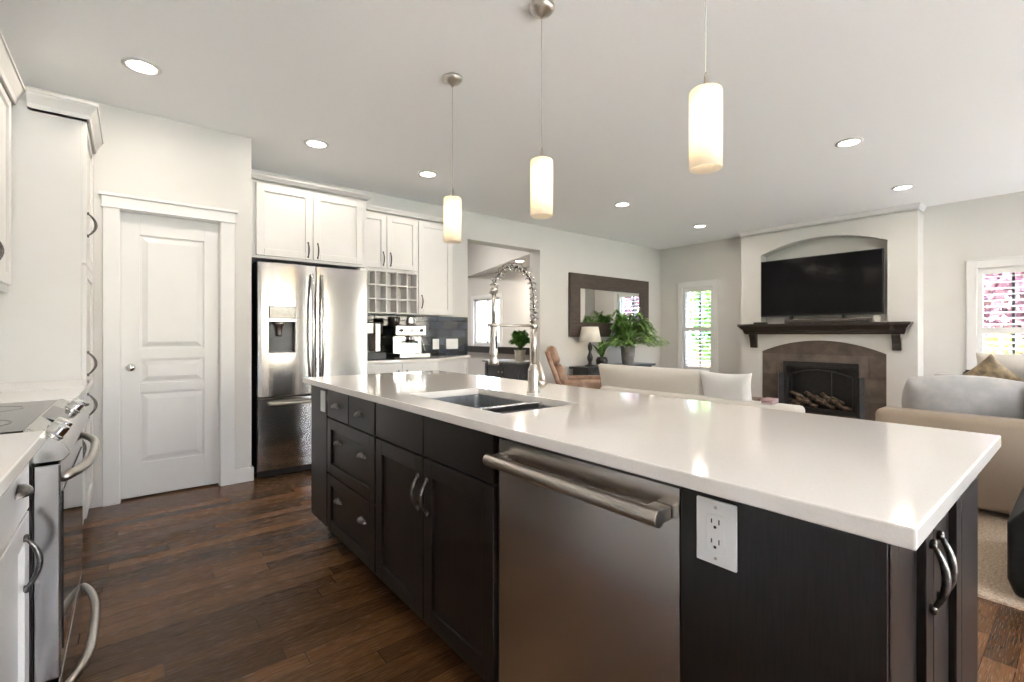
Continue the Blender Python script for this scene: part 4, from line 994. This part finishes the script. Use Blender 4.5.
mt = Matrix.Translation((4.60, .56, .655)) @ Matrix.Rotation(PI/2+.12, 4, 'Z') @ Matrix.Rotation(math.radians(66), 4, 'X')
tag(obj('throw_pillow', B().pillow(mt, .62, .42, .30, 18, pinch=-.16, edge=.02), 'greypil', smooth=True), 'large shiny grey pillow leaning on the near arm of the taupe sofa', 'pillow')
mt = Matrix.Translation((4.66, .16, .60)) @ Matrix.Rotation(PI/2+.1, 4, 'Z') @ Matrix.Rotation(math.radians(60), 4, 'X')
tag(obj('throw_pillow', B().pillow(mt, .42, .44, .16, 16, pinch=.1), 'tanpil', smooth=True), 'tan pillow at the right frame edge beside the large grey pillow', 'pillow')
mt = Matrix.Translation((6.20, .60, .70)) @ Matrix.Rotation(PI/2+.3, 4, 'Z') @ Matrix.Rotation(math.radians(80), 4, 'X') @ Matrix.Rotation(PI/4, 4, 'Z')
tag(obj('throw_pillow', B().pillow(mt, .42, .42, .15, 14, pinch=.1), 'olive', smooth=True), 'brown patterned pillow standing on its corner before the right window', 'pillow')
mt = Matrix.Translation((6.60, .42, .79)) @ Matrix.Rotation(PI/2, 4, 'Z') @ Matrix.Rotation(math.radians(80), 4, 'X')
tag(obj('throw_pillow', B().pillow(mt, .62, .40, .2, 14, pinch=.04, edge=.04), 'cream', smooth=True), 'cream pillow behind the brown one, below the right window', 'pillow')
# end table
t = thing('end_table', 'grey end table between the fireplace wall and the taupe sofa', 'table', (7.1, 1.0, .0))
obj('tabletop', B().box(6.85, 7.45, .72, 1.17, .56, .59), 'greybox', t, bevel=.004)
for x in (6.88, 7.42):
    for y in (.76, 1.12): obj('leg', B().box(x-.02, x+.02, y-.02, y+.02, .0, .56), 'greybox', t)
tag(obj('storage_box', B().box(6.98, 7.14, 1.0, 1.10, .591, .71).box(6.97, 7.15, .99, 1.11, .71, .73), 'greybox', bevel=.004), 'square taupe box on the end table behind the grey pillow', 'box')
tag(obj('round_vase', B().lathe([(.03, 0), (.06, .04), (.07, .10), (.05, .17), (.03, .19), (.035, .20)], (7.0, .83, .591), 24), 'black', smooth=True), 'small dark round vase on the end table left of the window', 'vase')
# black leather seat at the right edge
t = thing('leather_ottoman', 'black leather ottoman at the right frame edge on the carpet', 'ottoman', (3.4, -.2, .012))
b = B().prism([(.235, .10), (.21, .03), (-.62, .03), (-.645, .10), (-.645, .44), (-.60, .47), (.14, .47), (.235, .345)], lambda y, z, x: (x, y, z), 2.97, 3.85)
obj('body', b, 'blackleather', t, bevel=.02, seg=4)
obj('seat_cushion', B().box(2.985, 3.835, -.63, .10, .455, .54), 'blackleather', t, bevel=.035, seg=5)
for x in (3.03, 3.79):
    for y in (-.58, .15): obj('foot', B().cyl((x, y, .012), (x, y, .045), .025), 'black', t)
# tan leather recliner
t = thing('leather_recliner', 'tan leather recliner chair with padded headrest by the far wall', 'armchair', (0, 0, 0))
def slab(cx_, cz_, w, h, th, tilt, bv, name, m='tan'):
    mtx = Matrix.Translation((cx_, 0, cz_)) @ Matrix.Rotation(tilt, 4, 'Y'); b = B()
    b.hexa([mtx @ Vector((x, y, z)) for x in (-th/2, th/2) for y in (-w/2, w/2) for z in (-h/2, h/2)])
    return obj(name, b, m, t, bevel=bv, seg=5)
TL = math.radians(-20)
slab(-.37, .62, .60, .72, .06, TL, .02, 'back_shell')
slab(-.405, .90, .56, .24, .13, TL, .055, 'headrest')
slab(-.295, .60, .58, .36, .14, TL, .06, 'backrest')
obj('seat', B().box(-.28, .34, -.30, .30, .36, .50), 'tan', t, bevel=.05, seg=5)
for s in (-1, 1): obj('armrest', B().box(-.30, .36, s*.34-.05, s*.34+.05, .30, .60), 'tan', t, bevel=.04, seg=5)
obj('swivel_base', B().lathe([(.30, 0), (.30, .025), (.05, .04), (.05, .34)], (0, 0, .0), 24).box(-.25, .30, -.25, .25, .32, .37), 'espresso', t)
t.location = (4.70, 4.28, .0); t.rotation_euler = (0, 0, math.radians(-42))

# ------------------------------------------------------------------ outside
struct('floor_garden', B().box(-30, 40, -40, 40, -.35, -.15), 'lawn')
struct('floor_bounce_patio', B().box(XL-1, 14, -14, YR-.2, -.15, -.03), 'patio')  # unseen reflector, added to throw sunlight through the rear doors onto the ceiling
struct('floor_path', B().box(XF+.25, 9.0, YR-.2, 9, -.15, -.08), 'patio')  # unseen grey strip in place of lawn, keeps green out of the bounce light
def tree(name, label, c, r, n, size, lm, trunk=True, seed=1, hgt=0):
    t = thing(name, label, 'tree' if trunk else 'shrub', (c[0], c[1], -.15)); rnd = random.Random(seed); b = B()
    for k in range(n):
        while True:
            v = Vector([rnd.uniform(-1, 1) for _ in range(3)])
            if .25 < v.length < 1: break
        wob = .85+.2*math.sin(v.x*5+seed)*math.cos(v.z*6)
        p = Vector((c[0]+v.x*r[0]*wob, c[1]+v.y*r[1]*wob, c[2]+v.z*r[2]*wob))
        d = Vector([rnd.uniform(-1, 1) for _ in range(3)]); nn = Vector([rnd.uniform(-1, 1) for _ in range(3)])
        b.leaf(p, d, nn, size*rnd.uniform(.7, 1.3), size*.3)
    obj('foliage', b, lm, t, recalc=False)
    s = B().tube([(c[0], c[1], -.15), (c[0]+.05, c[1], c[2]*.4), (c[0], c[1], c[2])], [.09, .07, .04], 10)
    for k in range(6):
        a = k*1.05; s.tube([(c[0], c[1], c[2]*.5), (c[0]+math.cos(a)*r[0]*.4, c[1]+math.sin(a)*r[1]*.4, c[2]+.1), (c[0]+math.cos(a)*r[0]*.7, c[1]+math.sin(a)*r[1]*.7, c[2]+r[2]*.4)], [.03, .02, .01], 6)
    obj('trunk', s, 'bark', t)
tree('plum_tree', 'purple leaved tree outside the right window', (11.2, .6, 2.1), (1.5, 1.9, 2.0), 5200, .16, 'plumleaf', seed=2)
tree('garden_shrub', 'yellow green shrub outside the right window, before the purple tree', (9.4, .82, .55), (.5, .32, .85), 1300, .10, 'yleaf', False, seed=4)
tree('garden_tree', 'green leafy tree outside the narrow window by the chimney', (11.4, 5.6, 1.9), (1.2, 1.1, 2.0), 5000, .15, 'outleaf', seed=5)
t = thing('garden_fence', 'orange brown cedar fence outside the right window', 'fence', (14, 0, -.15))
b = B()
for k in range(60): y = -8+k*.3; b.box(14, 14.03, y, y+.285, -.15, 1.0)
obj('boards', b, 'fence', t)
